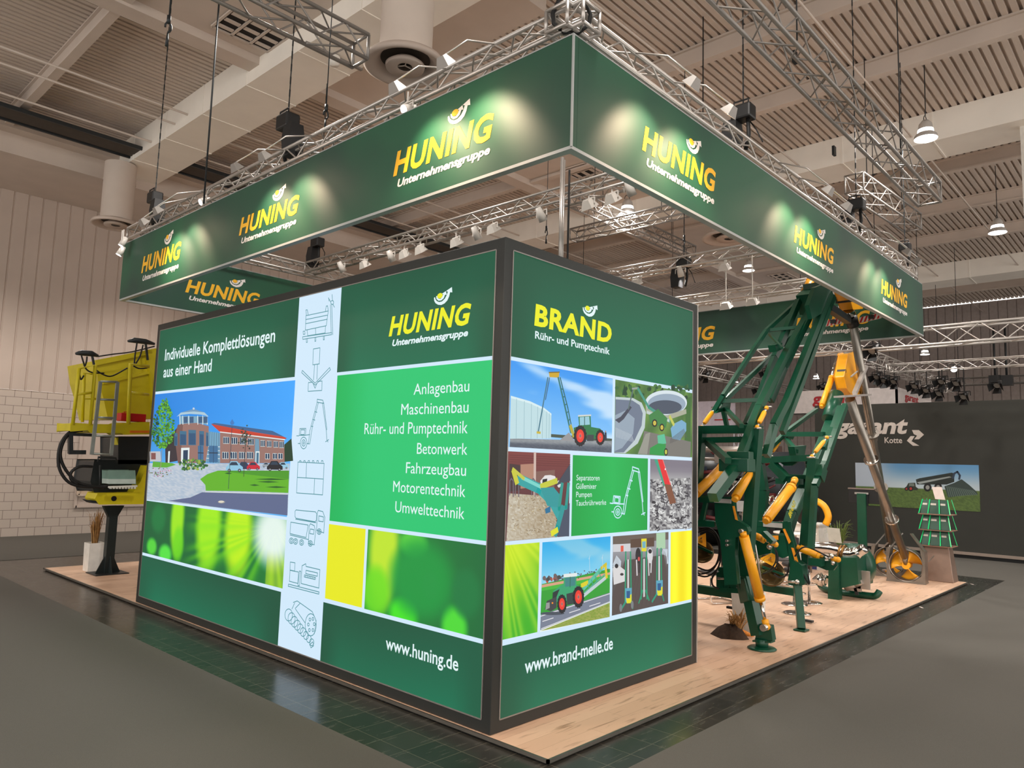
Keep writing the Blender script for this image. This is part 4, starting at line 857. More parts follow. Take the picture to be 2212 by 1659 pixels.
# round slings at the near corner
sl = thing('lifting_sling', (FX+.1, FY+.1, 5.35), 'black round sling hooked round the near corner of the ring', 'sling')
for s in (-1, 1):
    ctr = V((FX+.12, FY+.12, 0)); dv = RGT.copy(); dv.z = 0; dv.normalize()
    MB().path([ctr+dv*(s*.02)+V((0, 0, 5.68)), ctr+dv*(s*.10)+V((0, 0, 5.58)), ctr+dv*(s*.14)+V((0, 0, 5.48)), ctr+dv*(s*.13)+V((0, 0, 5.40)), ctr+dv*(s*.05)+V((0, 0, 5.33)), ctr+V((0, 0, 5.34))], .016, 8).build('sling_loop', RUBBER, sl)
def hoist(loc, label, zchain=9.0, flip=1, big=1., bag=True):
    x, y, z = loc
    t = thing('chain_hoist', loc, label, 'hoist', 'chain hoists on the ring truss')
    s = big
    MB().cbox((x, y, z+.42*s), (.16*s, .22*s, .16*s)).cbox((x+.02, y+.10*s, z+.42*s), (.12*s, .05*s, .12*s)).build('motor_body', BLACK, t, bevel=.02)
    MB().path([(x-.05, y-.08*s, z+.50*s), (x-.05, y-.08*s, z+.54*s), (x-.05, y+.08*s, z+.54*s), (x-.05, y+.08*s, z+.50*s)], .010, 6).build('handle', BLACK, t)
    if bag:
        d = .12*s*flip
        m = MB(); vs = []
        for zz, wx in ((.36, .07), (.2, .085), (.02, .07)):
            for ax, ay in ((-1, -1), (1, -1), (1, 1), (-1, 1)): vs.append((x+ax*wx*s, y+d+ay*wx*s+.04*flip*(.36-zz), z+zz*s))
        m.add(vs, [(3, 2, 1, 0), (8, 9, 10, 11)]+[(j*4+i, j*4+(i+1) % 4, (j+1)*4+(i+1) % 4, (j+1)*4+i) for j in range(2) for i in range(4)]); m.build('chain_bag', mat('black_bag_fabric', (20, 20, 22), .55), t)
    MB().path([(x, y-.05*flip, z+.36*s), (x, y-.06*flip, z+.18), (x+.01, y-.02*flip, z+.02)], .022, 8).build('sling', RUBBER, t)
    MB().path([(x+.05, y, z+.42), (x+.09, y-.1*flip, z+.25), (x+.02, y-.2*flip, z+.06)], .007, 6).build('control_cable', RUBBER, t)
    ch = MB(); n = int((zchain-z-.5*s)/.075)
    if n > 100: n = 100
    zc = z+.5*s; st = (zchain-zc)/n
    for i in range(n):
        k = i % 2; ch.cbox((x, y, zc+st*(i+.5)), (.016 if k else .006, .006 if k else .016, st*1.15))
    ch.build('chain', DARK, t)
    zk = z+1.55
    return t
hoist((FX+.2, 3.24, 5.46), 'black chain hoist with bag on the left truss, nearest the light-box corner', flip=-1, big=1.1)
hoist((FX+.2, 6.92, 5.46), 'black chain hoist at the far end of the left truss', flip=-1)
hoist((2.68, FY+.2, 5.46), 'silver and black chain hoist on the right truss, nearest the corner')
hoist((6.19, FY+.2, 5.46), 'black chain hoist with long bag halfway along the right truss')
hoist((8.53, FY+.2, 5.5), 'small grey chain hoist at the far end of the right truss', bag=False, big=.8)
hoist((FX+.16, FY+.16, 5.62), 'black chain hoist above the near corner of the ring', bag=False)
p = hit(683, 575, 'x', 2.5); hoist((2.5, p.y, 5.45), 'black chain hoist at the left end of the white lit truss', flip=1, zchain=8.78)
p = hit(1477, 640, 'x', 6.5); hoist((6.5, p.y, 5.17), 'black chain hoist just above the right end of the light-box', flip=1)
# loose hooks and hanging ropes
def hook(px, py, z, ztop, label):
    p = hit(px, py, 'z', z); t = thing('crane_hook', p, label, 'hook', 'hooks hanging from the roof')
    MB().tube(p+V((0, 0, .16)), (p.x, p.y, ztop), .006, n=6).build('rope', DARK, t)
    MB().path([p+V((.03*math.sin(a), 0, .06-.05*math.cos(a)+.02)) for a in [i*.62 for i in range(9)]], .010, 6).tube(p+V((0, 0, .12)), p+V((0, 0, .2)), .02, n=8).tube(p-V((0, 0, .12)), p+V((0, 0, .02)), .018, .008, n=8).build('hook_body', DARK, t)
hook(362, 75, 6.3, 9.42, 'hook on a thin rope at the upper left'); hook(703, 262, 6.0, 9.42, 'small hook hanging above the left truss beside the round duct')
hook(1180, 512, 6.2, 9.42, 'hook above the top edge of the light-box'); hook(1478, 530, 6.4, 9.42, 'hook above the white truss right of centre')
for px, py, z0, lab in ((440, 440, 5.2, 'dark rope hanging at the left between the two hoists'), (1518, 480, 6, 'thin rope behind the right banner, left of the pendant lamp')):
    p = hit(px, py, 'z', z0); tag(MB().tube(p, (p.x, p.y, 9.42), .011, n=6).build('rope', DARK, org=p), lab, 'rope')

# ------------------------------------------------------------------ lamps
def arm_light(pos, foot, aim, label, warm=True):
    pos, foot, aim = V(pos), V(foot), V(aim)
    t = thing('arm_floodlight', foot, label, 'lamp', 'halogen arm lights over the banners')
    MB().path([foot, lerp(foot, pos, .6)+V((0, 0, .12)), pos+V((0, 0, .06))], .008, 6).build('arm', ALU, t)
    d = (aim-pos).normalized(); u = V((0, 0, 1)); s = d.cross(u).normalized(); w = s.cross(d)
    m = MB(); vs = []
    for k, (a, b) in ((-.05, (.035, .02)), (.03, (.065, .05))):
        for i, j in ((-1, -1), (1, -1), (1, 1), (-1, 1)): vs.append(pos+d*k+s*(a*i)+w*(b*j))
    m.add(vs, [(0, 1, 2, 3), (0, 4, 5, 1), (1, 5, 6, 2), (2, 6, 7, 3), (3, 7, 4, 0)]); m.build('housing', ALUD, t)
    vs = [pos+d*.026+s*(.06*i)+w*(.046*j) for i, j in ((-1, -1), (1, -1), (1, 1), (-1, 1))]
    MB().add(vs, [(0, 1, 2, 3)]).build('glass', HOT, t)
    lamp('SPOT', pos+d*.06, 62, (1, .72, .5), target=aim, spot_size=1.75, spot_blend=.75, shadow_soft_size=.04)
for (px, py), lab in (((855, 190), 'lit arm light on the left banner, left of the pair by the big wordmark'), ((960, 135), 'lit arm light on the left banner, nearest the corner'), ((570, 338), 'lit arm light left of the black hoist on the left banner'),
                      ((510, 362), 'lit arm light over the middle wordmark of the left banner'), ((340, 455), 'lit arm light under the far left hoist'), ((310, 480), 'lit arm light at the far left end of the left banner')):
    p = hit(px, py, 'x', FX-.45); arm_light(p, (FX+.1, p.y, 5.52), (FX, p.y, 4.62), lab)
for (px, py), lab in (((1497, 180), 'lit arm light on the right banner, nearest the corner'), ((1577, 240), 'lit arm light beside the silver hoist on the right banner'), ((1790, 412), 'lit arm light left of the middle hoist on the right banner'),
                      ((1830, 447), 'lit arm light right of the middle hoist on the right banner'), ((1960, 545), 'lit arm light below the small grey hoist'), ((1982, 565), 'lit arm light at the far right end of the right banner')):
    p = hit(px, py, 'y', FY-.45); arm_light(p, (p.x, FY+.1, 5.52), (p.x, FY, 4.62), lab)
# white truss spotlights and floods
WL = mat('white_lamp_housing', (226, 220, 212), .4, 0., .03)
def flood(pos, up, label, kind='flood', aim=(5, 3, 0), col=WL, lit=False, s=1., energy=0, grp='lamps on the inner trusses', ltype='flood_lamp'):
    pos = V(pos); t = thing(ltype, (pos.x, pos.y, up), label, 'lamp', grp)
    d = (V(aim)-pos).normalized(); z = V((0, 0, 1)); r = d.cross(z).normalized(); w = r.cross(d)
    MB().bar((pos.x, pos.y, up), pos+V((0, 0, .075*s)), .014*s).bar(pos+r*(.095*s)+V((0, 0, .075*s)), pos-r*(.095*s)+V((0, 0, .075*s)), .012*s).bar(pos+r*(.095*s)+V((0, 0, .075*s)), pos+r*(.095*s), .012*s).bar(pos-r*(.095*s)+V((0, 0, .075*s)), pos-r*(.095*s), .012*s).build('bracket', col, t)
    if kind == 'flood':
        vs = []
        for k, (a, b) in ((-.06, (.05, .035)), (.04, (.09, .07))):
            for i, j in ((-1, -1), (1, -1), (1, 1), (-1, 1)): vs.append(pos+d*(k*s)+r*(a*i*s)+w*(b*j*s))
        MB().add(vs, [(0, 1, 2, 3), (0, 4, 5, 1), (1, 5, 6, 2), (2, 6, 7, 3), (3, 7, 4, 0)]).build('housing', col, t)
        MB().add([pos+d*(.036*s)+r*(.084*i*s)+w*(.064*j*s) for i, j in ((-1, -1), (1, -1), (1, 1), (-1, 1))], [(0, 1, 2, 3)]).build('front_glass', GLOW if lit else mat('lamp_front', (150, 146, 140), .2), t)
    else:
        MB().lathe(pos, [(.0, -.12*s), (.035*s, -.12*s), (.05*s, -.03*s), (.055*s, .06*s), (.05*s, .06*s)], d, 14).build('housing', col, t)
        MB().lathe(pos, [(.0, .045*s), (.05*s, .045*s)], d, 14).build('lens', GLOW if lit else mat('lamp_front', (150, 146, 140), .2), t)
        if kind == 'barn':
            m = MB()
            for a, b in ((r, w), (-r, w), (w, r), (-w, r)): m.add([pos+d*.05*s+a*(.05*s)+b*(.05*s), pos+d*.05*s+a*(.05*s)-b*(.05*s), pos+d*.13*s+a*(.11*s)-b*(.07*s), pos+d*.13*s+a*(.11*s)+b*(.07*s)], [(0, 1, 2, 3)])
            m.build('barn_door', col, t)
    if energy: lamp('SPOT', pos+d*.12*s, energy, (1, .95, .88), target=aim, spot_size=1.9, spot_blend=.6, shadow_soft_size=.06)
LL = ((739, 580, 'spot', 'first white spot from the left end of the lit truss'), (787, 572, 'flood', 'white flood right of the left end spot on the lit truss'), (846, 557, 'spot', 'small white spot left of the bright flood pair'), (873, 550, 'flood', 'bright white flood, left one of the pair'),
      (908, 540, 'flood', 'bright white flood, right one of the pair'), (985, 524, 'flood', 'square white flood in the middle of the lit truss'), (1030, 508, 'spot', 'white spot right of the middle flood'), (1065, 495, 'flood', 'white flood above the light-box corner'),
      (1272, 443, 'flood', 'white flood right of the hanging pole'), (1322, 430, 'flood', 'second white flood right of the hanging pole'), (1362, 412, 'spot', 'white spot at the right end of the lit truss'), (1170, 468, 'spot', 'white spot left of the hanging pole'))
for i, (px, py, k, lab) in enumerate(LL):
    p = hit(px, py, 'x', 2.42); flood((2.42, p.y, p.z), 5.36, lab, k, (5.5, p.y-.5, .4), energy=75)
for i, (px, py, k, lab) in enumerate(((1470, 590, 'spot', 'white spot near the left end of the second lit truss'), (1565, 578, 'flood', 'white flood hanging from the second lit truss'), (1568, 661, 'flood', 'bright white flood above the far green banner'), (1625, 652, 'flood', 'small flood right of the bright one above the far banner'), (1375, 610, 'flood', 'white flood just over the light-box top'))):
    p = hit(px, py, 'x', 6.42); flood((6.42, p.y, p.z), 5.53, lab, k, (8.4, p.y, 1.2), energy=90)
for i, (px, py, lab) in enumerate(((880, 235, 'small lit spot behind the big left wordmark'), (440, 435, 'small lit spot between the left banner wordmarks'), (265, 525, 'upper lit spot at the left end of the left banner'), (260, 545, 'lower lit spot at the left end of the left banner'))):
    p = hit(px, py, 'x', FX-.12 if i > 1 else FX+.05); flood(p, 5.36 if i > 1 else p.z+.16, lab, 'spot', (p.x-1.5, p.y+.5, 1.5) if i > 1 else (p.x-2, p.y, 4.2), lit=True, s=.8, grp='small lit spots on the left truss', ltype='spot_lamp')
# pendants
def pendant(px, py, z, d, label, e=0):
    p = hit(px, py, 'z', z); t = thing('pendant_lamp', p, label, 'lamp', 'high bay pendant lamps'); s = d/.36
    MB().lathe(p, [(.18*s, 0), (.175*s, .05*s), (.13*s, .10*s)], n=24).lathe(p, [(.118*s, .16*s), (.10*s, .26*s), (.05*s, .32*s), (0, .33*s)], n=24).build('reflector', mat('pendant_reflector', (215, 212, 208), .3, .5), t)
    MB().lathe(p, [(0, .004), (.172*s, .004)], n=24).build('diffuser', GLOW, t); MB().lathe(p, [(.128*s, .10*s), (.118*s, .16*s)], n=24).build('glass_band', GLOW, t)
    MB().path([p+V((.1*s*math.cos(a), 0, .3*s+.1*s*math.sin(a))) for a in [i*math.pi/8 for i in range(9)]], .007*s, 6).build('bail', DARK, t)
    MB().path([p+V((0, 0, .4*s)), p+V((.03, 0, .55*s)), (p.x+.04, p.y, 9.425)], .008, 6).build('cable', DARK, t)
    if e: lamp('SPOT', p-V((0, 0, .05)), e, (1, .95, .9), spot_size=2.6, spot_blend=.5, shadow_soft_size=.18)
pendant(2000, 300, 7.8, .36, 'large lit pendant lamp at the upper right', 500); pendant(2155, 503, 7.8, .38, 'lit pendant lamp near the right edge', 450); pendant(1355, 463, 7.6, .38, 'lit pendant lamp seen through the ring', 350)
pendant(1617, 585, 7.6, .32, 'lit pendant lamp above the white truss at the right', 250); pendant(1998, 766, 6.9, .34, 'distant pendant lamp under the right truss'); pendant(1763, 818, 5.9, .25, 'distant pendant lamp left of the yellow boom elbow')
pendant(1590, 831, 5.8, .26, 'distant pendant lamp behind the left lattice boom'); pendant(1667, 788, 7.2, .34, 'distant pendant lamp behind the steep green rail')
# black stage lamps over the neighbouring stand
ST = [(1895, 812, 'on the truss left of the grey pipe'), (1911, 820, 'second from the grey pipe'), (1932, 822, 'third from the grey pipe'), (1977, 832, 'above the second red wordmark'), (2035, 822, 'large upper one of the middle cluster'), (2067, 826, 'lower right of the white lamp'), (2002, 841, 'small one low in the middle cluster'), (2030, 848, 'lowest of the middle cluster'), (2155, 830, 'tilted one hanging near the right edge'), (2083, 855, 'hanging lowest over the dark wall'), (1886, 755, 'up beside the pipe top'), (1526, 810, 'far left one beside the light-box'), (1655, 803, 'behind the left lattice boom'), (1640, 840, 'broad one below the distant truss'), (1730, 838, 'left of the yellow elbow'), (1778, 832, 'blueish one behind the yellow elbow')]
for px, py, lab in ST:
    p = hit(px, py, 'x', 17.6) if px > 1890 else hit(px, py, 'x', 11.5) if px > 1880 else hit(px, py, 'y', 6.6)
    flood(p, max(p.z+.28, 4.94 if px > 1890 else 4.885),  'black stage lamp '+lab, 'barn', (p.x-6, p.y+1, .5), col=BLACK, s=1.5, grp='black stage lamps', ltype='stage_lamp')
p = hit(2060, 797, 'x', 17.6); flood(p, 4.94, 'bright lit stage lamp under the right truss', 'spot', (CAM.x+6, CAM.y, 1), lit=True, s=1.5, col=BLACK, grp='black stage lamps', ltype='stage_lamp')
for px, lab in ((2150, 'left one of two black hoists on the thin distant truss'), (2175, 'right one of two black hoists on the thin distant truss')):
    p = hit(px, 822, 'x', 21.6); t = thing('small_hoist', p, lab, 'hoist'); MB().cbox(p, (.25, .3, .3)).build('motor_body', BLACK, t); MB().tube(p, p+V((0, 0, 1.6)), .03, n=6).build('chain', DARK, t)
# ducts with round diffusers
def duct(px, py, z, d, label):
    p = hit(px, py, 'z', z); t = thing('round_air_duct', p, label, 'duct', 'round air ducts hanging from the roof'); r = d/2
    MB().lathe(p, [(r*.64, .12), (r*.64, (ZGIRD-.02 if px < 1000 else 9.40)-z)], n=32).lathe(p, [(r*.655, 1.0), (r*.655, 1.05)], n=32).build('duct_tube', CREAM, t)
    MB().lathe(p, [(r*.62, .12), (r*.95, .07), (r, 0), (r*.9, -.01), (r*.72, .04), (r*.6, .10), (r*.6, .2)], n=40).build('flared_ring', WALLM, t)
    MB().lathe(p, [(r*.18, .0), (r*.46, -.02), (r*.48, .02), (r*.3, .09), (r*.18, .12)], n=32).build('inner_ring', WALLM, t)
    MB().lathe(p, [(0, .09), (r*.62, .1)], n=32).build('dark_throat', mat('duct_dark', (62, 54, 48), .9), t)
    m = MB()
    for a in (0, 2.1, 4.2): m.bar(p+V((0, 0, .02)), p+V((r*.2*math.cos(a), r*.2*math.sin(a), .02)), .012)
    m.build('spider', CREAM, t)
duct(875, 145, 7.0, 1.02, 'big round air duct with ring diffuser near the top left of centre'); duct(250, 487, 7.35, 1.05, 'round air duct with ring diffuser at the far left'); duct(1575, 516, 7.2, 1.16, 'round diffuser just under the right banner')
p = hit(722, 135, 'z', 8.7); t = thing('smoke_detector', p, 'white round detector under the girder at the upper left', 'detector'); MB().lathe(p, [(0, -.06), (.08, -.05), (.10, .02), (.09, .1)], n=20).build('housing', WHITE, t); MB().box((p.x-.55, p.y-.03, 8.79), (p.x+.55, p.y+.03, 8.819)).build('perforated_rail', ALUD, t)
# steel pole hanging at the corner of the lit truss, with a cable
p0 = hit(1215, 345, 'x', 1.6); p1 = hit(1209, 548, 'x', 1.6)
t = thing('hanging_pole', (p0.x, p0.y, 5.3), 'pale vertical pole and cable rising behind the light-box corner', 'pole')
MB().tube((p0.x, p0.y, 3.9), (p0.x, p0.y, 5.45), .021, n=10).tube((p0.x+.06, p0.y+.02, 3.9), (p0.x+.06, p0.y+.02, 5.45), .012, n=8).build('pole_tube', ALU, t)
MB().path([(p0.x+.10, p0.y-.02, 3.9+i*.16) for i in range(10)], .012, 6).build('cable', RUBBER, t)
# white banner panel at the right edge
p = hit(2201, 232, 'x', 12); tag(MB().box((12, p.y-1.2, 7.0), (12.12, p.y, 9.1)).build('hanging_banner', WHITE, org=(12, p.y, 7)), 'white hanging banner cut by the right edge', 'banner')
# ------------------------------------------------------------------ green folding slurry mixers on the right
def seg(m, P, Q, pts, w, h=None):
    """bars through traced points; P, Q are planes for first and last point"""
    n = len(pts)-1
    ps = [lerp(P(*pts[i]), Q(*pts[i]), i/n) for i in range(n+1)]
    for a, b in zip(ps, ps[1:]): m.bar(a, b, w, h)
    return m
def plate(m, P, pts, d): return m.prism([P(*q) for q in pts], d)
PIN = mat('bright_steel_pin', (205, 202, 196), .25, .9)
STICK = mat('grey_plate', (170, 168, 164), .5); STKY = mat('orange_warning_label', (240, 150, 30), .5)
def cyl(par, p, q, r, rod=None, rr=None, mt=YEL, name='hydraulic_cylinder'):
    p, q = V(p), V(q); d = (q-p).normalized()
    o = MB().tube(p, q, r, n=16).tube(q-d*r*.8, q, r*1.12, n=16).tube(p-d*r*.9, p, r*.7, n=12).build(name, mt, par)
    if rod is not None:
        rod = V(rod); MB().tube(q, rod, rr or r*.5, n=12).build('piston_rod', CHROME, o)
        e = (rod-q).normalized(); MB().tube(rod-e*.02, rod+e*.05, r*.7, n=12).ball(rod+e*.06, r*.8).build('rod_eye', mt, o)
    return o
def turnbuckle(par, p, q, r=.03):
    p, q = V(p), V(q); a, b = lerp(p, q, .24), lerp(p, q, .78)
    o = MB().path([a, lerp(a, b, .12), lerp(a, b, .5), lerp(a, b, .88), b], [r*.7, r, r*1.05, r, r*.7], 12).build('turnbuckle', YEL, par)
    MB().tube(lerp(p, q, .08), a, r*.5).tube(b, lerp(p, q, .92), r*.5).build('threaded_end', CHROME, o)
    u = (q-p).normalized(); s = u.cross(V((0, 0, 1))).normalized()
    MB().ball(lerp(p, q, .05), r*.95).ball(lerp(p, q, .95), r*.95).build('eye', YEL, o)
    MB().tube(p-s*.06, p+s*.06, r*.4).tube(q-s*.06, q+s*.06, r*.4).build('pin', PIN, o)
def hoses(par, lst, r=.011):
    for pts in lst: MB().path(pts, r, 6).build('hydraulic_hose', RUBBER, par)
def smooth(pts, k=4):
    pts = [V(p) for p in pts]; out = []
    for i in range(len(pts)-1):
        p0, p1, p2, p3 = pts[max(i-1, 0)], pts[i], pts[i+1], pts[min(i+2, len(pts)-1)]
        for j in range(k):
            t = j/k; out.append(.5*((2*p1)+(p2-p0)*t+(2*p0-5*p1+4*p2-p3)*t*t+(3*p1-p0-3*p2+p3)*t**3))
    return out+[pts[-1]]

# ---- taller mixer (nearest)
yn, yf = -.30, .48; XB = 4.2
m1 = thing('slurry_mixer', (4.42, -.21, .04), 'tall green folding slurry mixer nearest the light-box, its boom reaching above the banner', 'mixer')
N, Fr, C_, B, CT = Y(yn), Y(yf), Y(-.25), X(XB), Y(-.15)
fr = MB()
seg(fr, B, B, [(1510, 929), (1640, 927)], .10, .10)
seg(fr, B, B, [(1520, 951), (1632, 949)], .07, .07)
seg(fr, B, B, [(1635, 925), (1628, 1010), (1615, 1190)], .12, .14)
seg(fr, B, B, [(1514, 928), (1502, 1080)], .11, .12)
seg(fr, B, C_, [(1528, 954), (1573, 995)], .07); seg(fr, B, C_, [(1622, 952), (1596, 992)], .06)
fr.build('portal_frame', GREEN, m1)
hub = MB(); hb = C_(1592, 1005); hub.cbox(hb, (.2, .36, .15)).cbox(hb+V((.08, 0, .1)), (.12, .28, .12)); hub.build('boom_hub', GREEN, m1, bevel=.01)
bm = MB(); seg(bm, C_, C_, [(1540, 1075), (1592, 1005)], .11, .11)
seg(bm, C_, CT, [(1592, 1005), (1640, 880), (1700, 760), (1757, 660)], .08, .09); bm.build('main_boom', GREEN, m1)
lat = MB()
seg(lat, Y(.25), Y(.0), [(1613, 917), (1645, 847), (1674, 772), (1725, 650)], .07, .09)
seg(lat, Y(-.1), Y(-.22), [(1664, 866), (1693, 795), (1710, 760), (1770, 640)], .07, .09)
seg(lat, N, Y(-.36), [(1655, 985), (1672, 920), (1700, 866), (1741, 763), (1793, 632)], .075, .10)
seg(lat, N, Y(-.38), [(1690, 935), (1730, 830), (1790, 665), (1800, 640)], .06, .08)
lat.build('boom_rail', GREEN, m1)
lu = MB()
seg(lu, Fr, Y(.1), [(1542, 888), (1562, 855), (1655, 714), (1728, 648)], .05, .055)
seg(lu, Y(.45), Y(-.15), [(1568, 862), (1680, 757), (1737, 702)], .05, .055)
seg(lu, Y(.45), Y(-.12), [(1557, 867), (1664, 863)], .06, .05); seg(lu, Y(.25), Y(-.18), [(1655, 714), (1735, 706)], .05, .045)
seg(lu, Fr, C_, [(1565, 880), (1602, 920)], .05); seg(lu, Fr, Fr, [(1562, 885), (1572, 928)], .05); seg(lu, Y(.25), C_, [(1662, 722), (1690, 752)], .03)
lu.build('upper_lattice', GREEN, m1)
gs = MB(); plate(gs, Fr, [(1538, 893), (1560, 862), (1570, 870), (1568, 884), (1550, 890)], (0, -.06, 0)); plate(gs, Y(.3), [(1595, 926), (1600, 917), (1620, 922), (1612, 930)], (0, -.2, 0)); plate(gs, Y(-.1), [(1674, 745), (1690, 740), (1688, 755), (1678, 760)], (0, .1, 0)); gs.build('gusset', GREEN, m1)
hd = MB(); plate(hd, Y(.08), [(1726, 655), (1745, 618), (1772, 610), (1782, 630), (1768, 668), (1735, 690)], (0, -.08, 0)); plate(hd, Y(-.32), [(1738, 660), (1752, 622), (1777, 613), (1790, 636), (1776, 672), (1745, 690)], (0, -.06, 0))
a = CT(1757, 650); hd.cbox(a, (.28, .36, .3), Matrix.Rotation(-.5, 3, 'Y')); a = CT(1768, 622); hd.cbox(a, (.3, .34, .1)); hd.build('boom_head', GREEN, m1)
cyl(m1, Y(.06)(1738, 632), Y(.06)(1752, 604), .06); MB().tube(Y(.06)(1746, 618)-V((0, .12, 0)), Y(.06)(1746, 618)+V((0, .12, 0)), .02).build('pin', PIN, m1)
cyl(m1, Y(.40)(1503, 1066), Y(.40)(1562, 1008), .060, Y(.40)(1568, 1000)); cyl(m1, Y(-.2)(1590, 1074), Y(-.2)(1628, 1004), .055, Y(-.2)(1638, 985))
MB().path([Y(-.25)(1570, 1068), Y(-.25)(1622, 1010)], .009, 6).path(smooth([Y(-.25)(1572, 1060), Y(-.25)(1570, 1050), Y(-.25)(1580, 1042), Y(-.25)(1586, 1050)]), .012, 6).build('steel_pipe', CHROME, m1)
turnbuckle(m1, Fr(1513, 926), Fr(1546, 880)); turnbuckle(m1, N(1634, 925), N(1657, 879))
# elbow and hanging pump pipe
el = MB(); plate(el, Y(-.05), [(1800, 626), (1820, 636), (1838, 646), (1836, 669), (1815, 671), (1809, 650)], (0, -.2, 0)); el.build('elbow', YEL, m1, bevel=.01)
MB().cbox(Y(-.15)(1824, 647), (.03, .26, .1)).build('elbow_opening', DARK, m1)
MB().tube(CT(1833, 670), CT(1838, 684), .085, n=20).build('collar', CHROME, m1); MB().tube(CT(1838, 684), CT(1843, 704), .095, n=20).build('swivel_ring', BLACK, m1)
seg(MB(), CT, CT, [(1790, 664), (1832, 692)], .10, .11).build('knuckle_strut', DARK, m1)
PE = V((12.62, .66, .76)); pa = CT(1843, 702)
MB().tube(pa, PE, .068, .075, n=20).build('pump_pipe', STEEL, m1)
MB().bar(pa+V((.13, 0, .02)), lerp(pa, PE, .55)+V((.12, 0, 0)), .05, .03).bar(lerp(pa, PE, .42)+V((.1, 0, 0)), lerp(pa, PE, .46)+V((.1, 0, 0)), .12, .12).build('guide_strip', STEEL, m1)
for t in (.44, .70): c = lerp(pa, PE, t); d = (PE-pa).normalized(); MB().tube(c-d*.02, c+d*.02, .125, n=20).build('pipe_flange', STEEL, m1)
def hazard(par, P, a, b, w):
    pa_, pb_ = P(*a), P(*b); up = V((0, 0, 1)); n = 5
    o = MB().prism([pa_-up*w/2, pb_-up*w/2, pb_+up*w/2, pa_+up*w/2], (.02, 0, 0)).build('warning_board', WHITE, par)
    r = MB(); d = (pb_-pa_)
    for i in range(n):
        t0, t1 = i/n, (i+.5)/n; k = V((-.003, 0, 0)); q = [pa_+d*t0-up*w/2+k, pa_+d*t1-up*w/2+k, pa_+d*min(1, t1+.12)+up*w/2+k, pa_+d*min(1, t0+.12)+up*w/2+k]; r.add(q, [(0, 1, 2, 3)])
    r.build('red_stripes', RED, o); MB().cbox(lerp(pa_, pb_, .6)-V((.04, 0, 0)), (.05, .08, .06)).build('marker_lamp', DARK, o)
hazard(m1, X(8.2), (1777, 700), (1818, 692), .10); hazard(m1, X(8.2), (1856, 692), (1903, 681), .09)
# headstock, support leg and feet
H1 = X(4.02)
hs = MB(); plate(hs, H1, [(1544, 1074), (1582, 1075), (1584, 1108), (1592, 1124), (1612, 1138), (1616, 1148), (1612, 1156), (1604, 1158), (1588, 1160), (1586, 1200), (1592, 1262), (1566, 1262), (1560, 1200), (1556, 1160), (1546, 1125)], (.09, 0, 0))
plate(hs, H1, [(1500, 1070), (1546, 1074), (1546, 1085), (1500, 1084)], (.12, 0, 0)); plate(hs, H1, [(1500, 1124), (1542, 1127), (1542, 1138), (1500, 1136)], (.12, 0, 0))
plate(hs, H1, [(1520, 1086), (1526, 1086), (1518, 1124), (1510, 1124)], (.05, 0, 0)); hs.build('headstock', GREEN, m1, bevel=.006)
MB().cbox(H1(1562, 1082)-V((.012, 0, 0)), (.012, .22, .05)).build('name_plate', STICK, m1)
st = MB(); plate(st, X(4.005), [(1582, 1093), (1586, 1093), (1593, 1124), (1588, 1122)], (.01, 0, 0)); st.build('warning_sticker', STKY, m1)
for z, py in ((0, 1168), (1, 1177)): MB().tube(H1(1574, py)-V((.06, 0, 0)), H1(1574, py), .016).build('bolt', PIN, m1)
lg = MB(); seg(lg, X(4.5), X(4.46), [(1598, 1160), (1612, 1245), (1622, 1288)], .17, .15); seg(lg, X(4.5), X(4.45), [(1614, 1252), (1624, 1300)], .21, .19); lg.build('leg', GREEN, m1, bevel=.008)
ft = V((4.42, -.22, .04))
l2 = MB(); p1, p2 = X(4.46)(1622, 1290), X(4.43)(1640, 1372); l2.bar(p1, p2, .15, .13); p3 = X(4.43)(1648, 1383)
plate(l2, X(4.40), [(1632, 1345), (1664, 1352), (1669, 1384), (1632, 1384)], (.1, 0, 0)); l2.bar(X(4.43)(1630, 1383), X(4.43)(1670, 1386), .12, .02); l2.build('inner_leg', GREEN, m1)
MB().tube(ft+V((0, 0, .02)), ft+V((0, 0, .12)), .07, .08, n=16).build('foot_socket', GREEN, m1)
MB().lathe(ft, [(0, .0), (.16, .0), (.17, .012), (.15, .025), (.05, .035), (0, .035)], n=28).build('foot_plate', GREEN, m1)
cyl(m1, X(4.02)(1607, 1158), X(4.36)(1642, 1296), .058, X(4.36)(1653, 1342), .022); MB().tube(X(4.3)(1650, 1356)-V((.03, 0, 0)), X(4.3)(1650, 1356)+V((.12, 0, 0)), .04, n=16).tube(H1(1603, 1147)-V((.05, 0, 0)), H1(1603, 1147)+V((.1, 0, 0)), .025, n=12).build('pivot_pin', PIN, m1)
MB().path([X(4.4)(1622, 1150), X(4.4)(1632, 1180), X(4.4)(1648, 1280)], .011, 6).build('steel_pipe', ALU, m1)
br = MB()
for px in (1552, 1566, 1580): plate(br, X(4.45), [(px-3, 1237), (px+12, 1230), (px+10, 1268), (px+4, 1276), (px-3, 1268)], (.03, .0, .0)); br.bar(X(4.5)(px, 1238), X(4.5)(px, 1270), .05, .02)
br.bar(X(4.5)(1556, 1229), X(4.5)(1590, 1230), .12, .05); br.bar(X(4.5)(1552, 1272), X(4.5)(1606, 1276), .12, .06); br.build('hitch_bracket', GREEN, m1)
MB().tube(X(4.42)(1550, 1249), X(4.42)(1590, 1252), .016).ball(X(4.42)(1588, 1253), .035).build('hitch_pin', PIN, m1)
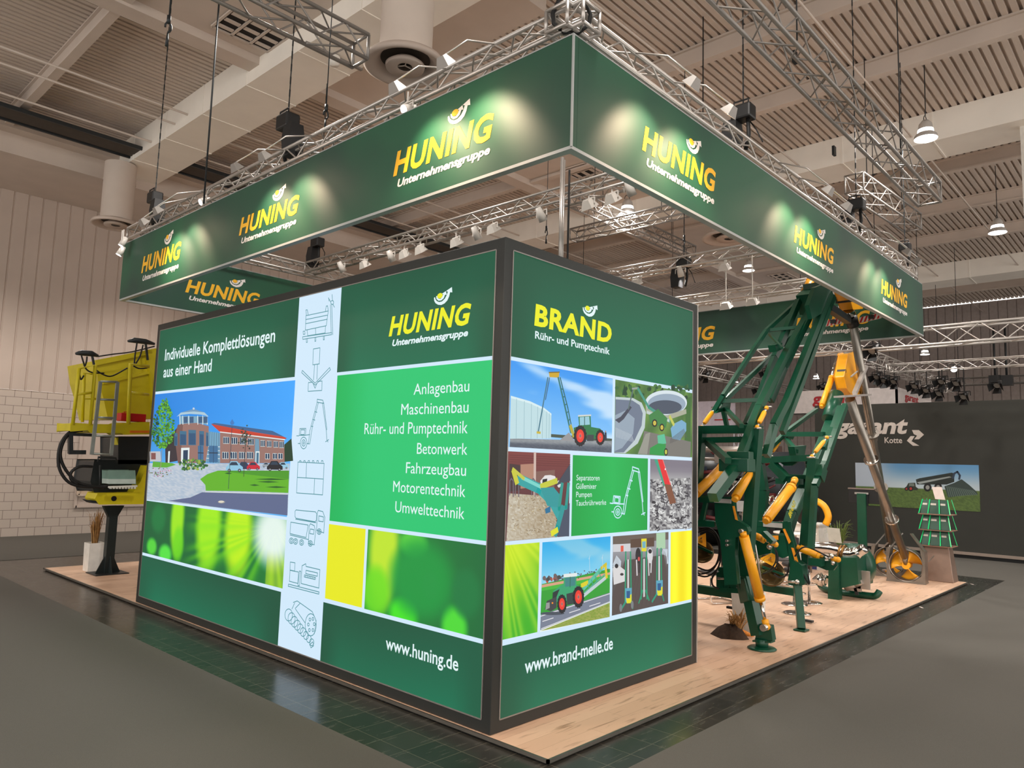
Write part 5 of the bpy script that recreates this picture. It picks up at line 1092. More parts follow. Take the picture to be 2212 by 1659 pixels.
lw = MB(); seg(lw, X(5.3), X(5.3), [(1500, 1271), (1590, 1284)], .10, .11); seg(lw, X(5.6), X(5.6), [(1594, 1270), (1596, 1335)], .12, .12); q = X(5.6)(1596, 1325); lw.bar(q, (q.x, q.y, .045), .12, .12); lw.build('base_beam', GREEN, m1)
MB().bar(X(5.6)(1571, 1311), X(5.6)(1596, 1316), .06, .03).build('slide_rail', DARK, m1)
lk = MB(); seg(lk, X(4.6), X(4.6), [(1650, 1150), (1672, 1172)], .12, .05); plate(lk, X(4.95), [(1630, 1165), (1668, 1168), (1664, 1195), (1640, 1200), (1628, 1190)], (.04, 0, 0)); lk.build('lower_link', GREEN, m1)
cyl(m1, X(4.8)(1626, 1155), X(4.8)(1652, 1166), .045, X(4.8)(1666, 1172))
MB().ball(X(4.7)(1652, 1158), .03).ball(X(4.8)(1662, 1181), .035).build('pin', PIN, m1)
q = X(4.4)
hoses(m1, [smooth([q(1510, 1145), q(1530, 1140), q(1548, 1155), q(1556, 1185), q(1550, 1215), q(1530, 1232), q(1506, 1225)]), smooth([q(1508, 1150), q(1532, 1146), q(1550, 1165), q(1553, 1200), q(1540, 1230), q(1515, 1240), q(1505, 1235)]), smooth([q(1506, 1140), q(1540, 1145), q(1557, 1180), q(1552, 1225), q(1528, 1245), q(1507, 1242)]), smooth([q(1548, 1235), q(1538, 1250), q(1540, 1265), q(1553, 1272)])])
# ---- smaller mixer behind it
X2 = 6.35; n2, f2, c2 = Y(-.20), Y(.66), Y(.22); B2 = X(X2)
m2 = thing('slurry_mixer', (6.0, -.1, .04), 'shorter green folding slurry mixer with a yellow elbow and a lettered boom', 'mixer')
fr = MB(); seg(fr, B2, B2, [(1634, 995), (1757, 989)], .12, .09); plate(fr, B2, [(1684, 998), (1722, 998), (1711, 1006), (1694, 1006)], (.05, 0, 0))
seg(fr, B2, B2, [(1757, 990), (1750, 1065), (1738, 1190)], .12, .13); seg(fr, B2, B2, [(1640, 998), (1650, 1060), (1645, 1180)], .12, .12)
seg(fr, B2, c2, [(1668, 1002), (1700, 1035)], .11); seg(fr, B2, c2, [(1744, 1000), (1752, 1040)], .05); fr.build('portal_frame', GREEN, m2)
bx = MB(); seg(bx, c2, c2, [(1695, 1165), (1712, 1110), (1735, 1060), (1782, 945), (1806, 880)], .14, .14); bx.build('main_boom', GREEN, m2, bevel=.01)
MB().tube(c2(1790, 905), c2(1808, 852), .11, n=24).build('boom_cover', GREEN, m2)
hb = c2(1735, 1030); MB().cbox(hb, (.18, .42, .06)).cbox(c2(1705, 1040), (.18, .34, .08)).build('boom_bracket', GREEN, m2)
lat = MB(); seg(lat, n2, n2, [(1826, 876), (1806, 930), (1782, 1000), (1760, 1050), (1752, 1185)], .07, .09); seg(lat, Y(-.12), Y(-.12), [(1816, 878), (1800, 925), (1776, 968)], .09, .05); seg(lat, n2, n2, [(1775, 1010), (1768, 1035)], .12, .16); lat.build('boom_rail', GREEN, m2)
lu = MB(); seg(lu, f2, f2, [(1646, 985), (1700, 932), (1764, 885)], .06); seg(lu, f2, Y(-.06), [(1690, 938), (1780, 938)], .07); seg(lu, f2, c2, [(1695, 945), (1720, 975)], .06); seg(lu, f2, f2, [(1702, 942), (1712, 995)], .05); plate(lu, f2, [(1690, 942), (1700, 934), (1712, 938), (1706, 950)], (0, -.05, 0)); plate(lu, c2, [(1716, 965), (1742, 962), (1738, 985), (1720, 985)], (0, .1, 0)); lu.build('upper_lattice', GREEN, m2)
el = MB(); plate(el, Y(.30), [(1811, 767), (1821, 764), (1828, 788), (1836, 815), (1843, 842), (1838, 850), (1818, 853), (1808, 840), (1802, 815)], (0, -.17, 0)); el.build('elbow', YEL, m2, bevel=.02)
MB().cbox(Y(.20)(1818, 802), (.03, .14, .06)).build('elbow_opening', DARK, m2)
cyl(m2, Y(.38)(1776, 876), Y(.38)(1797, 815), .05, Y(.38)(1812, 772), .045)
MB().bar(Y(-.06)(1846, 850), Y(-.06)(1870, 792), .07, .05).bar(Y(-.06)(1812, 857), Y(-.06)(1872, 853), .16, .03).bar(Y(-.06)(1838, 814), Y(-.06)(1852, 802), .02).build('support_arm', ALU, m2)
QE = V((12.12, .22, .42)); qa = Y(.22)(1836, 862)
d = (QE-qa).normalized(); MB().tube(qa, QE-d*.18, .085, .07, n=20).build('pump_pipe', STEEL, m2)
MB().bar(qa+V((.11, -.02, .05)), lerp(qa, QE, .9)+V((.1, 0, 0)), .03, .02).build('guide_strip', STEEL, m2)
for t in (.34, .71): c = lerp(qa, QE, t); MB().tube(c-d*.022, c+d*.022, .125, n=24).build('pipe_flange', CHROME, m2)
turnbuckle(m2, f2(1662, 985), f2(1690, 945)); turnbuckle(m2, n2(1752, 988), n2(1788, 943))
cyl(m2, Y(.02)(1657, 1122), Y(.02)(1710, 1052), .062, Y(.02)(1714, 1043)); MB().path([Y(-.04)(1648, 1115), Y(-.04)(1700, 1042)], .012, 6).path(smooth([Y(-.04)(1672, 1082), Y(-.04)(1663, 1088), Y(-.04)(1662, 1076), Y(-.04)(1670, 1072), Y(-.04)(1673, 1080)]), .012, 6).build('steel_pipe', CHROME, m2)
H2 = X(6.1)
hs = MB(); plate(hs, H2, [(1632, 1127), (1684, 1129), (1701, 1127), (1703, 1142), (1716, 1185), (1726, 1232), (1708, 1238), (1704, 1200), (1694, 1150), (1684, 1140), (1634, 1138)], (.12, 0, 0)); plate(hs, H2, [(1632, 1138), (1655, 1138), (1653, 1152), (1632, 1153)], (.12, 0, 0)); plate(hs, H2, [(1655, 1155), (1700, 1158), (1702, 1200), (1690, 1205), (1660, 1190)], (.06, 0, 0)); hs.build('headstock', GREEN, m2, bevel=.006)
MB().cbox(H2(1670, 1134)-V((.012, 0, 0)), (.012, .28, .065)).build('name_plate', STICK, m2)
st = MB(); plate(st, X(6.08), [(1691, 1143), (1695, 1142), (1708, 1170), (1704, 1175)], (.012, 0, 0)); plate(st, X(6.08), [(1709, 1183), (1714, 1184), (1725, 1217), (1719, 1220)], (.012, 0, 0)); plate(st, X(6.08), [(1665, 1157), (1681, 1157), (1681, 1166), (1665, 1165)], (.012, 0, 0)); st.build('warning_sticker', STKY, m2)
lg = MB(); plate(lg, X(6.0), [(1703, 1252), (1712, 1210), (1730, 1222), (1737, 1262), (1720, 1266), (1704, 1262)], (.2, 0, 0)); ft = hit(1731, 1362, 'z', .045); tp = X(6.05)(1722, 1258); lf_ = MB().bar(tp, ft+V((0, 0, .02)), .10, .10).cbox(ft+V((0, 0, .01)), (.16, .16, .02)); lf_.build('foot_post', GREEN, m2, bevel=.006); lg.build('leg', GREEN, m2, bevel=.008)
MB().tube(X(5.95)(1704, 1256), X(5.95)(1724, 1258), .018).ball(X(5.95)(1722, 1257), .035).build('hitch_pin', PIN, m2)
lw = MB(); seg(lw, X(6.6), X(6.6), [(1646, 1268), (1722, 1280)], .10, .10); lw.build('base_beam', GREEN, m2); q_ = hit(1752, 1342, 'z', .06); MB().bar(hit(1734, 1339, 'z', .07), hit(1756, 1343, 'z', .07), .06, .03).build('slide_rail', DARK, m2)
lk = MB(); seg(lk, X(6.2), X(6.2), [(1750, 1212), (1778, 1215)], .14, .10); plate(lk, X(6.3), [(1770, 1213), (1806, 1210), (1808, 1222), (1800, 1232), (1785, 1232), (1762, 1222)], (.05, 0, 0)); plate(lk, X(6.25), [(1730, 1195), (1745, 1198), (1744, 1222), (1732, 1220)], (.1, 0, 0)); lk.build('lower_link', GREEN, m2)
cyl(m2, X(6.2)(1728, 1184), X(6.25)(1772, 1202), .05, X(6.3)(1800, 1207)); MB().ball(X(6.2)(1796, 1201), .035).ball(X(6.25)(1799, 1216), .03).build('pin', PIN, m2)
q = X(6.05); hoses(m2, [smooth([q(1672, 1180), q(1680, 1200), q(1676, 1225), q(1655, 1238)]), smooth([q(1674, 1182), q(1676, 1212), q(1662, 1232), q(1648, 1240)]), smooth([q(1704, 1215), q(1700, 1240), q(1685, 1248), q(1672, 1240)]), smooth([q(1717, 1202), q(1730, 1185), q(1748, 1183), q(1790, 1203)]), smooth([q(1735, 1240), q(1748, 1262), q(1745, 1240)])])
# lettering on the boom
a0 = Y(.105)(1703, 1120); b0 = Y(.105)(1714, 1090); u = (b0-a0).normalized(); vv = V((-u.z, 0, u.x)); put_text('lettering', 'BRAND', a0, u, vv, (b0-a0).length*1.05, .10, V((0, -1, 0)), mat('yellow_letter_print', (240, 225, 40), .5), m2, .03, 0, .03)
# shiny reflecting dishes of the mixers (round guards)
for par, P, c, r in ((m1, X(4.6), (1515, 1192), .16), (m2, X(6.5), (1664, 1238), .21)):
    o = P(*c); ax = V((-.75, -.45, .55)).normalized(); MB().lathe(o, [(r, 0), (r*.96, .03), (r*.5, -.02), (0, -.03)], ax, 28).build('round_guard', mat('bronze_guard', (96, 76, 46), .25, .7), par); MB().bar(o-V((0, r, 0)), o+V((0, r, .1)), .03).build('guard_strut', GREEN, par)
    MB().lathe(o+V((0, 0, r*.95)), [(r*.75, 0), (r*.2, -.03), (.02, .05)], ax, 3).build('propeller', YEL, par)

# ---- propeller in its steel cage at the pipe end (each end of the two pipes)
def prop_cage(par, c, s, yaw):
    R_ = Matrix.Rotation(yaw, 3, 'Z'); c = V(c); w = lambda x, y, z: c+R_@V((x, y, z))*s
    o = MB().lathe(w(0, 0, .33), [(.30*s, -.16*s), (.315*s, -.16*s), (.315*s, .10*s), (.30*s, .10*s)], R_@V((1, 0, 0)), 36, closed=True).build('cage_ring', STEEL, par)
    m = MB()
    for sx in (-.17, .10):
        pts = [(sx, y*.34, z) for y, z in ((-1, 0), (1, 0), (1, .62), (.75, .70), (.92, .36), (.80, .15), (.45, .05), (0, .01), (-.45, .05), (-.80, .15), (-.92, .36), (-.75, .70), (-1, .62))]
        m.add([w(*p) for p in pts]+[w(p[0]+.012, p[1], p[2]) for p in pts], [tuple(range(13)), tuple(range(25, 12, -1))])
    m.cbox(w(-.03, 0, .01), (.34*s, .70*s, .02*s), R_)
    for sy in (-1, 1): m.cbox(w(-.03, sy*.34, .33), (.28*s, .012*s, .62*s), R_); m.bar(w(-.03, sy*.34, .6), w(.05, sy*.08, .95), .10*s, .02*s); m.bar(w(.1, sy*.36, .42), w(.1, sy*.46, .55), .02*s, .02*s)
    m.build('cage_frame', STEEL, par)
    hb = MB().tube(w(-.14, 0, .33), w(.12, 0, .33), .075*s, n=18).build('propeller_hub', YEL, par)
    for k in range(3):
        t = k*2*math.pi/3+.35; bl = MB(); vs = []; nu, nv = 6, 5
        for i in range(nu+1):
            rr_ = .07+.215*i/nu
            for j in range(nv+1):
                a_ = t+(j/nv-.5)*1.35*(.6+.4*i/nu); xx = (j/nv-.5)*.26*(1-.25*i/nu); vs.append(w(xx-.02, rr_*math.cos(a_), .33+rr_*math.sin(a_)))
        bl.add(vs, [(i*(nv+1)+j, i*(nv+1)+j+1, (i+1)*(nv+1)+j+1, (i+1)*(nv+1)+j) for i in range(nu) for j in range(nv)], True)
        b = bl.build('propeller_blade', YEL, hb); sd = b.modifiers.new('thickness', 'SOLIDIFY'); sd.thickness = .012
prop_cage(m2, (12.15, .22, .042), 1.0, .06); MB().tube(QE-d*.2, V((12.05, .22, .40)), .05, n=16).build('drive_shaft', STEEL, m2)
prop_cage(m1, (12.74, .70, .042), .95, .06); MB().tube(PE, V((12.70, .70, .40)), .05, n=16).bar(PE, PE+V((0, .1, -.1)), .2, .03).build('drive_shaft', STEEL, m1)
MB().path(smooth([hit(1884, 1220, 'x', 12.9), hit(1890, 1230, 'x', 12.9), hit(1900, 1234, 'x', 12.9), hit(1914, 1232, 'x', 12.9)]), .03, 8).build('bent_handle', mat('pale_tube', (200, 170, 150), .5), m1)

# ---- green separator unit in front of the dark wall
sx = 8.75; sp = thing('manure_separator', (8.8, .45, .04), 'squat green separator drum on skids with silver pipes', 'separator')
S = X(sx)
c0 = X(9.3)(1834, 1222); rad = (X(9.3)(1834, 1222)-X(9.3)(1834, 1174)).length
dr = MB().lathe(c0+V((0, 0, 0)), [(0, 0), (rad*.98, 0), (rad, .02), (rad, .20), (rad*.96, .22), (0, .22)], (1, -.12, 0), 40); dr.build('drum', GREEN, sp)
pl2 = MB(); plate(pl2, S, [(1790, 1212), (1812, 1212), (1812, 1297), (1788, 1297)], (.16, 0, 0)); plate(pl2, X(9.3), [(1866, 1205), (1878, 1205), (1877, 1262), (1868, 1262)], (.22, 0, 0)); plate(pl2, X(8.8), [(1811, 1205), (1850, 1205), (1855, 1262), (1811, 1272)], (.5, 0, 0)); pl2.build('frame_plate', GREEN, sp)
MB().path(smooth([hit(1769, 1258, 'z', .19), hit(1775, 1268, 'z', .11), hit(1790, 1275, 'z', .097), hit(1830, 1281, 'z', .097), hit(1880, 1287, 'z', .097), hit(1893, 1286, 'z', .12), hit(1900, 1277, 'z', .19)]), .055, 12).build('skid', GREEN, sp)
P_ = X(9.0)
MB().tube(P_(1824, 1264), P_(1845, 1256), .105, n=24).cbox(P_(1843, 1258), (.05, .26, .28)).tube(P_(1845, 1257), P_(1862, 1250), .10, n=24).cbox(P_(1860, 1252), (.05, .28, .30)).build('outlet_pipe', mat('cast_aluminium', (176, 168, 160), .4, .6), sp)
MB().tube(P_(1823, 1264.4), P_(1826, 1263), .085, n=24).build('pipe_bore', BLACK, sp)
h_ = MB().path(smooth([P_(1757, 1183), P_(1780, 1184), P_(1806, 1188), P_(1830, 1196)]), .10, 20).build('inlet_pipe', CHROME, sp)
MB().path(smooth([P_(1822, 1196), P_(1840, 1198), P_(1856, 1192), P_(1870, 1182)]), [.11]*4+[.105]*4+[.085]*4+[.055], 20).build('discharge_horn', CHROME, sp)
for px in (1816, 1823): MB().tube(P_(px-2, 1192), P_(px+2, 1193), .125, n=24).build('coupling_ring', mat('brass_ring', (150, 110, 60), .3, .8), sp)
MB().lathe(P_(1770, 1252), [(.02, -.12), (.10, -.02), (.12, .04), (.02, .1)], (0, -1, .1), 16).tube(P_(1779, 1252), P_(1786, 1255), .09, n=18).build('side_coupling', CHROME, sp)
MB().bar(P_(1848, 1270), P_(1852, 1285), .05, .05).build('stay', DARK, sp)
# ------------------------------------------------------------------ yellow mixing machine on a post at the left
ym = thing('mixing_machine', (.61, 10.0, .04), 'yellow hopper machine on a black post left of the light-box', 'machine')
A9, A10, A11 = Y(9.7), Y(10.0), Y(10.9)
pp = hit(232, 1238, 'z', .042)
MB().box((pp.x-.27, pp.y-.25, .041), (pp.x+.27, pp.y+.25, .055)).build('base_plate', DARK, ym)
po = MB(); PT = A10(240, 1092); po.box((pp.x-.07, pp.y-.07, .055), (pp.x+.07, pp.y+.07, PT.z))
for s in (-1, 1):
    po.prism([(pp.x+s*.06, pp.y-.01, .055), (pp.x+s*.20, pp.y-.01, .055), (pp.x+s*.06, pp.y-.01, .36)], (0, .02, 0)); po.prism([(pp.x-.01, pp.y+s*.06, .055), (pp.x-.01, pp.y+s*.20, .055), (pp.x-.01, pp.y+s*.06, .36)], (.02, 0, 0))
    po.prism([(pp.x+s*.06, pp.y-.05, PT.z-.22), (pp.x+s*.06, pp.y-.05, PT.z), (pp.x+s*.17, pp.y-.05, PT.z)], (0, .1, 0))
po.build('post', mat('black_post_paint', (24, 34, 34), .45), ym)
be = MB(); plate(be, A9, [(206, 1078), (212, 1066), (318, 1063), (318, 1088), (214, 1089)], (0, .5, 0)); plate(be, A9, [(318, 1005), (318, 1066), (288, 1064), (305, 1040)], (0, .4, 0)); be.build('base_beam', HOPPER, ym, bevel=.008)
MB().tube(A9(246, 1077)-V((0, .004, 0)), A9(246, 1077)+V((0, .02, 0)), .045, n=18).build('beam_hole', BLACK, ym)
plate(MB(), A9, [(190, 1080), (208, 1082), (214, 1088), (200, 1087)], (0, .3, 0)).build('tow_tongue', DARK, ym)
mo = MB(); plate(mo, A10, [(206, 996), (320, 996), (320, 1063), (206, 1063), (198, 1040)], (0, .9, 0)); plate(mo, A10, [(258, 945), (322, 945), (322, 1000), (258, 1000)], (0, .9, 0)); mo.build('engine_block', DARK, ym, bevel=.02)
MB().path([A9(212, 998), A9(212, 988), A9(250, 989), A9(252, 998)], .02, 8).path([A9(216, 1005), A9(216, 1055)], .014, 6).build('guard_rail', DARK, ym)
o = MB(); plate(o, Y(9.6), [(235, 1017), (291, 1017), (293, 1045), (235, 1045)], (0, .3, 0)); o.build('control_box', mat('pale_green_box', (120, 150, 138), .5), ym, bevel=.01)
o = MB(); plate(o, Y(9.55), [(234, 1035), (293, 1035), (293, 1045), (234, 1045)], (0, .3, 0)); o.build('box_lid', mat('pale_lid', (190, 205, 198), .5), ym)
vb = MB()
for i in range(9): plate(vb, Y(9.5), [(238+i*6.5, 1051), (241.5+i*6.5, 1051), (241.5+i*6.5, 1056), (238+i*6.5, 1056)], (0, .06, 0))
vb.bar(Y(9.52)(234, 1052), Y(9.52)(296, 1050), .03, .03); vb.build('valve_bank', mat('white_valve', (216, 216, 208), .5), ym)
plate(MB(), Y(10.05), [(251, 945), (272, 945), (297, 995), (266, 996)], (0, .2, 0)).build('hopper_chute', HOPPER, ym)
hp = MB(); F1 = [A10(*p) for p in ((206, 779), (338, 752), (338, 905), (233, 905), (224, 862), (212, 822))]; hp.add(F1+[p+V((0, 1.5, 0)) for p in F1], [(0, 1, 2, 3, 4, 5), (11, 10, 9, 8, 7, 6), (0, 6, 7, 1), (3, 9, 10, 4), (4, 10, 11, 5), (5, 11, 6, 0), (2, 8, 9, 3), (1, 7, 8, 2)]); hp.build('hopper', HOPPER, ym)
rb = MB(); plate(rb, Y(9.93), [(206, 778), (338, 752), (338, 762), (207, 790)], (0, .1, 0)); plate(rb, Y(9.95), [(222, 824), (338, 798), (338, 804), (224, 830)], (0, .06, 0)); plate(rb, Y(9.9), [(316, 756), (338, 752), (338, 905), (325, 812)], (0, .12, 0)); rb.build('hopper_rim', HOPPER, ym)
pf = MB(); plate(pf, Y(9.4), [(153, 931), (154, 914), (196, 917), (262, 918), (276, 913), (322, 913), (322, 937), (268, 938), (262, 934), (196, 934), (190, 928)], (0, .7, 0)); pf.build('platform_edge', HOPPER, ym, bevel=.01)
plate(MB(), Y(9.38), [(281, 930), (322, 930), (322, 935), (281, 935)], (0, .03, 0)).build('orange_reflector', mat('orange_reflector', (226, 120, 30), .4), ym)
R9, R10 = Y(9.4), Y(10.1); ra = MB()
ra.path([R9(157, 918), R9(171, 796), R9(206, 789), R9(195, 918)], .028, 10).path([R9(164, 852), R9(198, 848)], .022, 8).path([R10(178, 912), R10(182, 806), R10(206, 808)], .026, 10).path([R10(180, 860), R10(212, 862)], .02, 8)
ra.build('hand_rail', HOPPER, ym); ra = MB(); ra.path([R9(277, 916), R9(282, 786), R9(322, 792)], .032, 10).path([R9(280, 848), R9(322, 853)], .024, 8); ra.build('hand_rail', HOPPER, ym)
la = MB(); L9 = Y(9.1)
for a, b in (((217, 824), (198, 982)), ((254, 825), (240, 984))): la.bar(L9(*a), L9(*b), .04, .05)
for i in range(5): t = i/4; la.tube(lerp(L9(217, 824), L9(198, 980), t), lerp(L9(254, 825), L9(240, 982), t), .018, n=8)
la.build('ladder', mat('galvanised_ladder', (150, 156, 150), .4, .6), ym)
for pts, nm in (([(163, 764), (176, 762), (198, 764), (212, 769)], 'a'), ([(276, 737), (290, 735), (314, 738), (334, 743)], 'b')):
    g = [Y(9.7)(*p) for p in pts]; MB().path(g, [.02, .05, .05, .022], 10).bar(g[2], Y(9.7)(pts[2][0]+5, pts[2][1]+(24 if nm == 'a' else 40)), .04, .03).build('feed_valve', DARK, ym)
hq = Y(9.6)
hoses(ym, [smooth([hq(163+13, 768), hq(180, 782), hq(186, 797), hq(200, 805), hq(225, 806)]), smooth([hq(188, 770), hq(187, 780), hq(184, 790)]), smooth([hq(172, 810), hq(175, 820), hq(181, 811)]), smooth([hq(212, 770), hq(245, 765), hq(285, 760), hq(334, 748)]), smooth([hq(208, 800), hq(225, 810), hq(243, 812), hq(275, 795)]), smooth([hq(296, 740), hq(292, 765), hq(290, 786)]), smooth([hq(309, 745), hq(303, 768), hq(293, 786)]), smooth([hq(288, 790), hq(300, 796), hq(318, 795)])], .013)
hoses(ym, [smooth([hq(178, 930), hq(150, 934), hq(130, 962), hq(126, 1000), hq(136, 1028), hq(156, 1046), hq(190, 1052), hq(235, 1050)]), smooth([hq(172, 930), hq(146, 940), hq(131, 972), hq(134, 1000), hq(152, 1028), hq(175, 1045), hq(225, 1054)]), smooth([hq(200, 1008), hq(172, 1008), hq(154, 1020), hq(154, 1036), hq(168, 1046)])], .026)
MB().bar(hq(152, 935), hq(152, 980), .09, .06).bar(hq(149, 977), hq(185, 977), .05, .07).bar(hq(150, 938), hq(200, 940), .04, .05).build('step_bracket', DARK, ym)
MB().ball(hq(165, 922), .035).build('red_button', RED, ym)
MB().cbox(hq(284, 902), (.42, .2, .14)).build('red_toolbox_body', RED, tb := thing('toolbox', hq(284, 902)-V((0, 0, .07)), 'red toolbox sitting on the yellow platform', 'toolbox'), bevel=.01)
MB().path([hq(266, 897), hq(268, 890), hq(275, 890), hq(276, 897)], .012, 6).build('handle', RED, tb)
tag(MB().path(smooth([hq(171, 928), hq(173, 920), hq(178, 922), hq(182, 916), hq(185, 920)]), .014, 6).build('coiled_cable', RUBBER, org=hq(171, 928)), 'black coiled cable on the yellow platform edge', 'cable')
# planter with dried stalks
def stalks(par, c, n, h, spread, mt, name, wd=.012, rs=1, tilt=0):
    r = random.Random(rs); m = MB()
    for i in range(n):
        a = r.uniform(0, 6.28); d = V((math.cos(a), math.sin(a), 0)); hh = h*r.uniform(.55, 1.05); s = spread*r.uniform(.2, 1); b = V(c)+d*r.uniform(0, .05)
        pts = [b, b+d*(s*.25)+V((0, 0, hh*.5)), b+d*(s*.6)+V((0, 0, hh*.88)), b+d*s+V((0, 0, hh*r.uniform(.75, 1.05)))]; sd = d.cross(V((0, 0, 1)))*wd
        vs = []
        for k, p in enumerate(pts): w_ = (1, .9, .7, .15)[k]; vs += [p-sd*w_, p+sd*w_]
        m.add(vs, [(k*2, k*2+1, k*2+3, k*2+2) for k in range(3)])
    o = m.build(name, mt, par); so = o.modifiers.new('thickness', 'SOLIDIFY'); so.thickness = .002
    return o
q = hit(200, 1233, 'z', .04); t = thing('tall_planter', (q.x, q.y, .04), 'tall white tapered planter of dried stalks beside the black post', 'planter')
def tapered(par, c, w0, w1, h, mt, name, soil=True):
    m = MB(); c = V(c); vs = []
    for z, w in ((0, w0), (h, w1), (h, w1-.025), (h-.05, w1-.03)):
        for i, j in ((-1, -1), (1, -1), (1, 1), (-1, 1)): vs.append(c+V((i*w/2, j*w/2, z)))
    m.add(vs, [(3, 2, 1, 0)]+[(k*4+i, k*4+(i+1) % 4, k*4+4+(i+1) % 4, k*4+4+i) for k in range(3) for i in range(4)]); m.build(name, mt, par, bevel=.012)
    if soil: MB().box(c+V((-w1/2+.02, -w1/2+.02, h-.06)), c+V((w1/2-.02, w1/2-.02, h-.045))).build('soil', SOIL, par)
hgt = (hit(200, 1172, 'y', q.y).z-.04); tapered(t, (q.x, q.y, .04), .25, .27, hgt, WHITE, 'pot'); stalks(t, (q.x, q.y, .04+hgt-.05), 60, .62, .16, STRAW, 'dried_stalks', .009, 2)
# info sign and notice board on the block wall
YWL = YW1-.012; iP = Y(YWL)
t = thing('info_sign', iP(175, 970), 'blue sign with white Info lettering on the wall behind the ladder', 'sign'); a, b = iP(174, 944), iP(255, 970)
MB().box((a.x, YWL-.03, b.z), (b.x+.35, YWL, a.z)).build('sign_plate', mat('sign_blue', (28, 78, 150), .5), t)
SW = mat('sign_white', (226, 226, 226), .6); nS = (0, -1, 0); sP = Y(YWL-.03)
txt('lettering', 'Info', sP, nS, (212, 965), (252, 964), (213, 952), SW, t, .02); txt('symbol', 'i', sP, nS, (191, 964), (197, 964), (191, 950), SW, t, .05)
fr = MB(); c4 = [sP(*p)-V((0, .004, 0)) for p in ((183, 948), (206, 948), (206, 966), (183, 966))]
for i in range(4): fr.bar(c4[i], c4[(i+1) % 4], .012, .004, up=(0, 1, 0))
fr.build('symbol_frame', SW, t)
t = thing('notice_board', iP(172, 1068), 'framed notice board on the wall behind the hoses', 'board'); a, b = iP(172, 998), iP(240, 1068)
MB().box((a.x, YWL-.10, b.z), (b.x, YWL-.04, a.z)).build('board', mat('board_beige', (190, 168, 140), .7), t); fr = MB()
for p0, p1 in (((a.x, a.z), (b.x, a.z)), ((b.x, a.z), (b.x, b.z)), ((b.x, b.z), (a.x, b.z)), ((a.x, b.z), (a.x, a.z))): fr.bar((p0[0], YWL-.1, p0[1]), (p1[0], YWL-.1, p1[1]), .06, .06)
fr.build('frame', mat('pale_frame', (200, 180, 160), .5), t); MB().box((a.x+.25, YWL-.108, b.z+.5), (a.x+.55, YWL-.1, a.z-.25)).build('notice', PAPER, t)

# ------------------------------------------------------------------ right side: shelf of leaflets, screen, plants
px0, py0 = 12.95, -.16
lf = thing('leaflet_stand', (px0, py0, .04), 'steel pedestal with three tiers of green edged acrylic pockets, far right', 'stand')
R12 = X(12.8)
zt_ = R12(2020, 1180).z
m = MB(); vs = []
for z, w, dy in ((.041, .30, 0), (zt_, .22, 0)):
    for i, j in ((-1, -1), (1, -1), (1, 1), (-1, 1)): vs.append((px0+i*w*.7, py0+dy+j*w, z))
m.add(vs, [(3, 2, 1, 0), (4, 5, 6, 7)]+[(i, (i+1) % 4, 4+(i+1) % 4, 4+i) for i in range(4)]); m.build('pedestal', mat('brushed_taupe_steel', (150, 126, 112), .4, .4), lf, bevel=.01)
ACR = bpy.data.materials.new('green_acrylic'); ACR.use_nodes = True; bb = ACR.node_tree.nodes['Principled BSDF']; bb.inputs['Base Color'].default_value = (.1, .8, .4, 1); bb.inputs['Transmission Weight'].default_value = .85; bb.inputs['Roughness'].default_value = .05; bb.inputs['IOR'].default_value = 1.2
EDG = mat('acrylic_edge_green', (40, 220, 130), .2)
LFL = mat('leaflet_green', (14, 66, 46), .4); LFW = mat('leaflet_white', (206, 196, 186), .5)
h3 = (R12(2020, 1078).z-zt_)/3
for k in range(3):
    z = zt_+h3*k; tr_ = MB().box((px0-.26, py0-.30, z), (px0+.26, py0+.30, z+.012)).build('tier_shelf', mat('tier_wood', (150, 112, 92), .5), lf); e = MB()
    for yy in (-.27, -.09, .11, .27):
        e.bar((px0-.255, py0+yy*1.05, z+.02), (px0-.16, py0+yy*.84, z+h3-.01), .018, .012)
    for yy in (-.27, .27): e.bar((px0+.25, py0+yy*1.05, z+.02), (px0+.16, py0+yy*.84, z+h3-.01), .012, .012)
    e.build('acrylic_edge', EDG, tr_)
    for j, (ya, yb, nm) in enumerate(((.11, .26, 'left'), (-.08, .10, 'middle'), (-.26, -.10, 'right'))):
        o = thing('leaflet', (px0-.22, py0+(ya+yb)/2, z+.02), f'dark green leaflet in the {nm} pocket of the {("bottom", "middle", "top")[k]} tier', 'leaflet', 'leaflets in the acrylic stand')
        A_, B_, C2, D_ = V((px0-.225, py0+yb, z+.02)), V((px0-.225, py0+ya, z+.02)), V((px0-.155, py0+ya*.86, z+h3-.02)), V((px0-.155, py0+yb*.86, z+h3-.02))
        MB().prism([A_, B_, C2, D_], (.012, 0, 0)).build('cover', LFL, o); f = lambda u, v: lerp(lerp(A_, B_, u), lerp(D_, C2, u), v)-V((.004, 0, 0))
        MB().add([f(.08, .62), f(.7, .62), f(.7, .76), f(.08, .76)], [(0, 1, 2, 3)]).build('printed_title', LFW, o)
t = thing('info_sheet', (px0-.1, py0, zt_+3*h3), 'white sheet leaning on top of the leaflet stand', 'sheet'); s0, s1, s2, s3 = X(12.84)(2020, 1078), X(12.84)(2042, 1080), X(12.9)(2034, 1052), X(12.9)(2013, 1052)
MB().prism([s0, s1, s2, s3], (.006, 0, 0)).build('paper', PAPER, t)
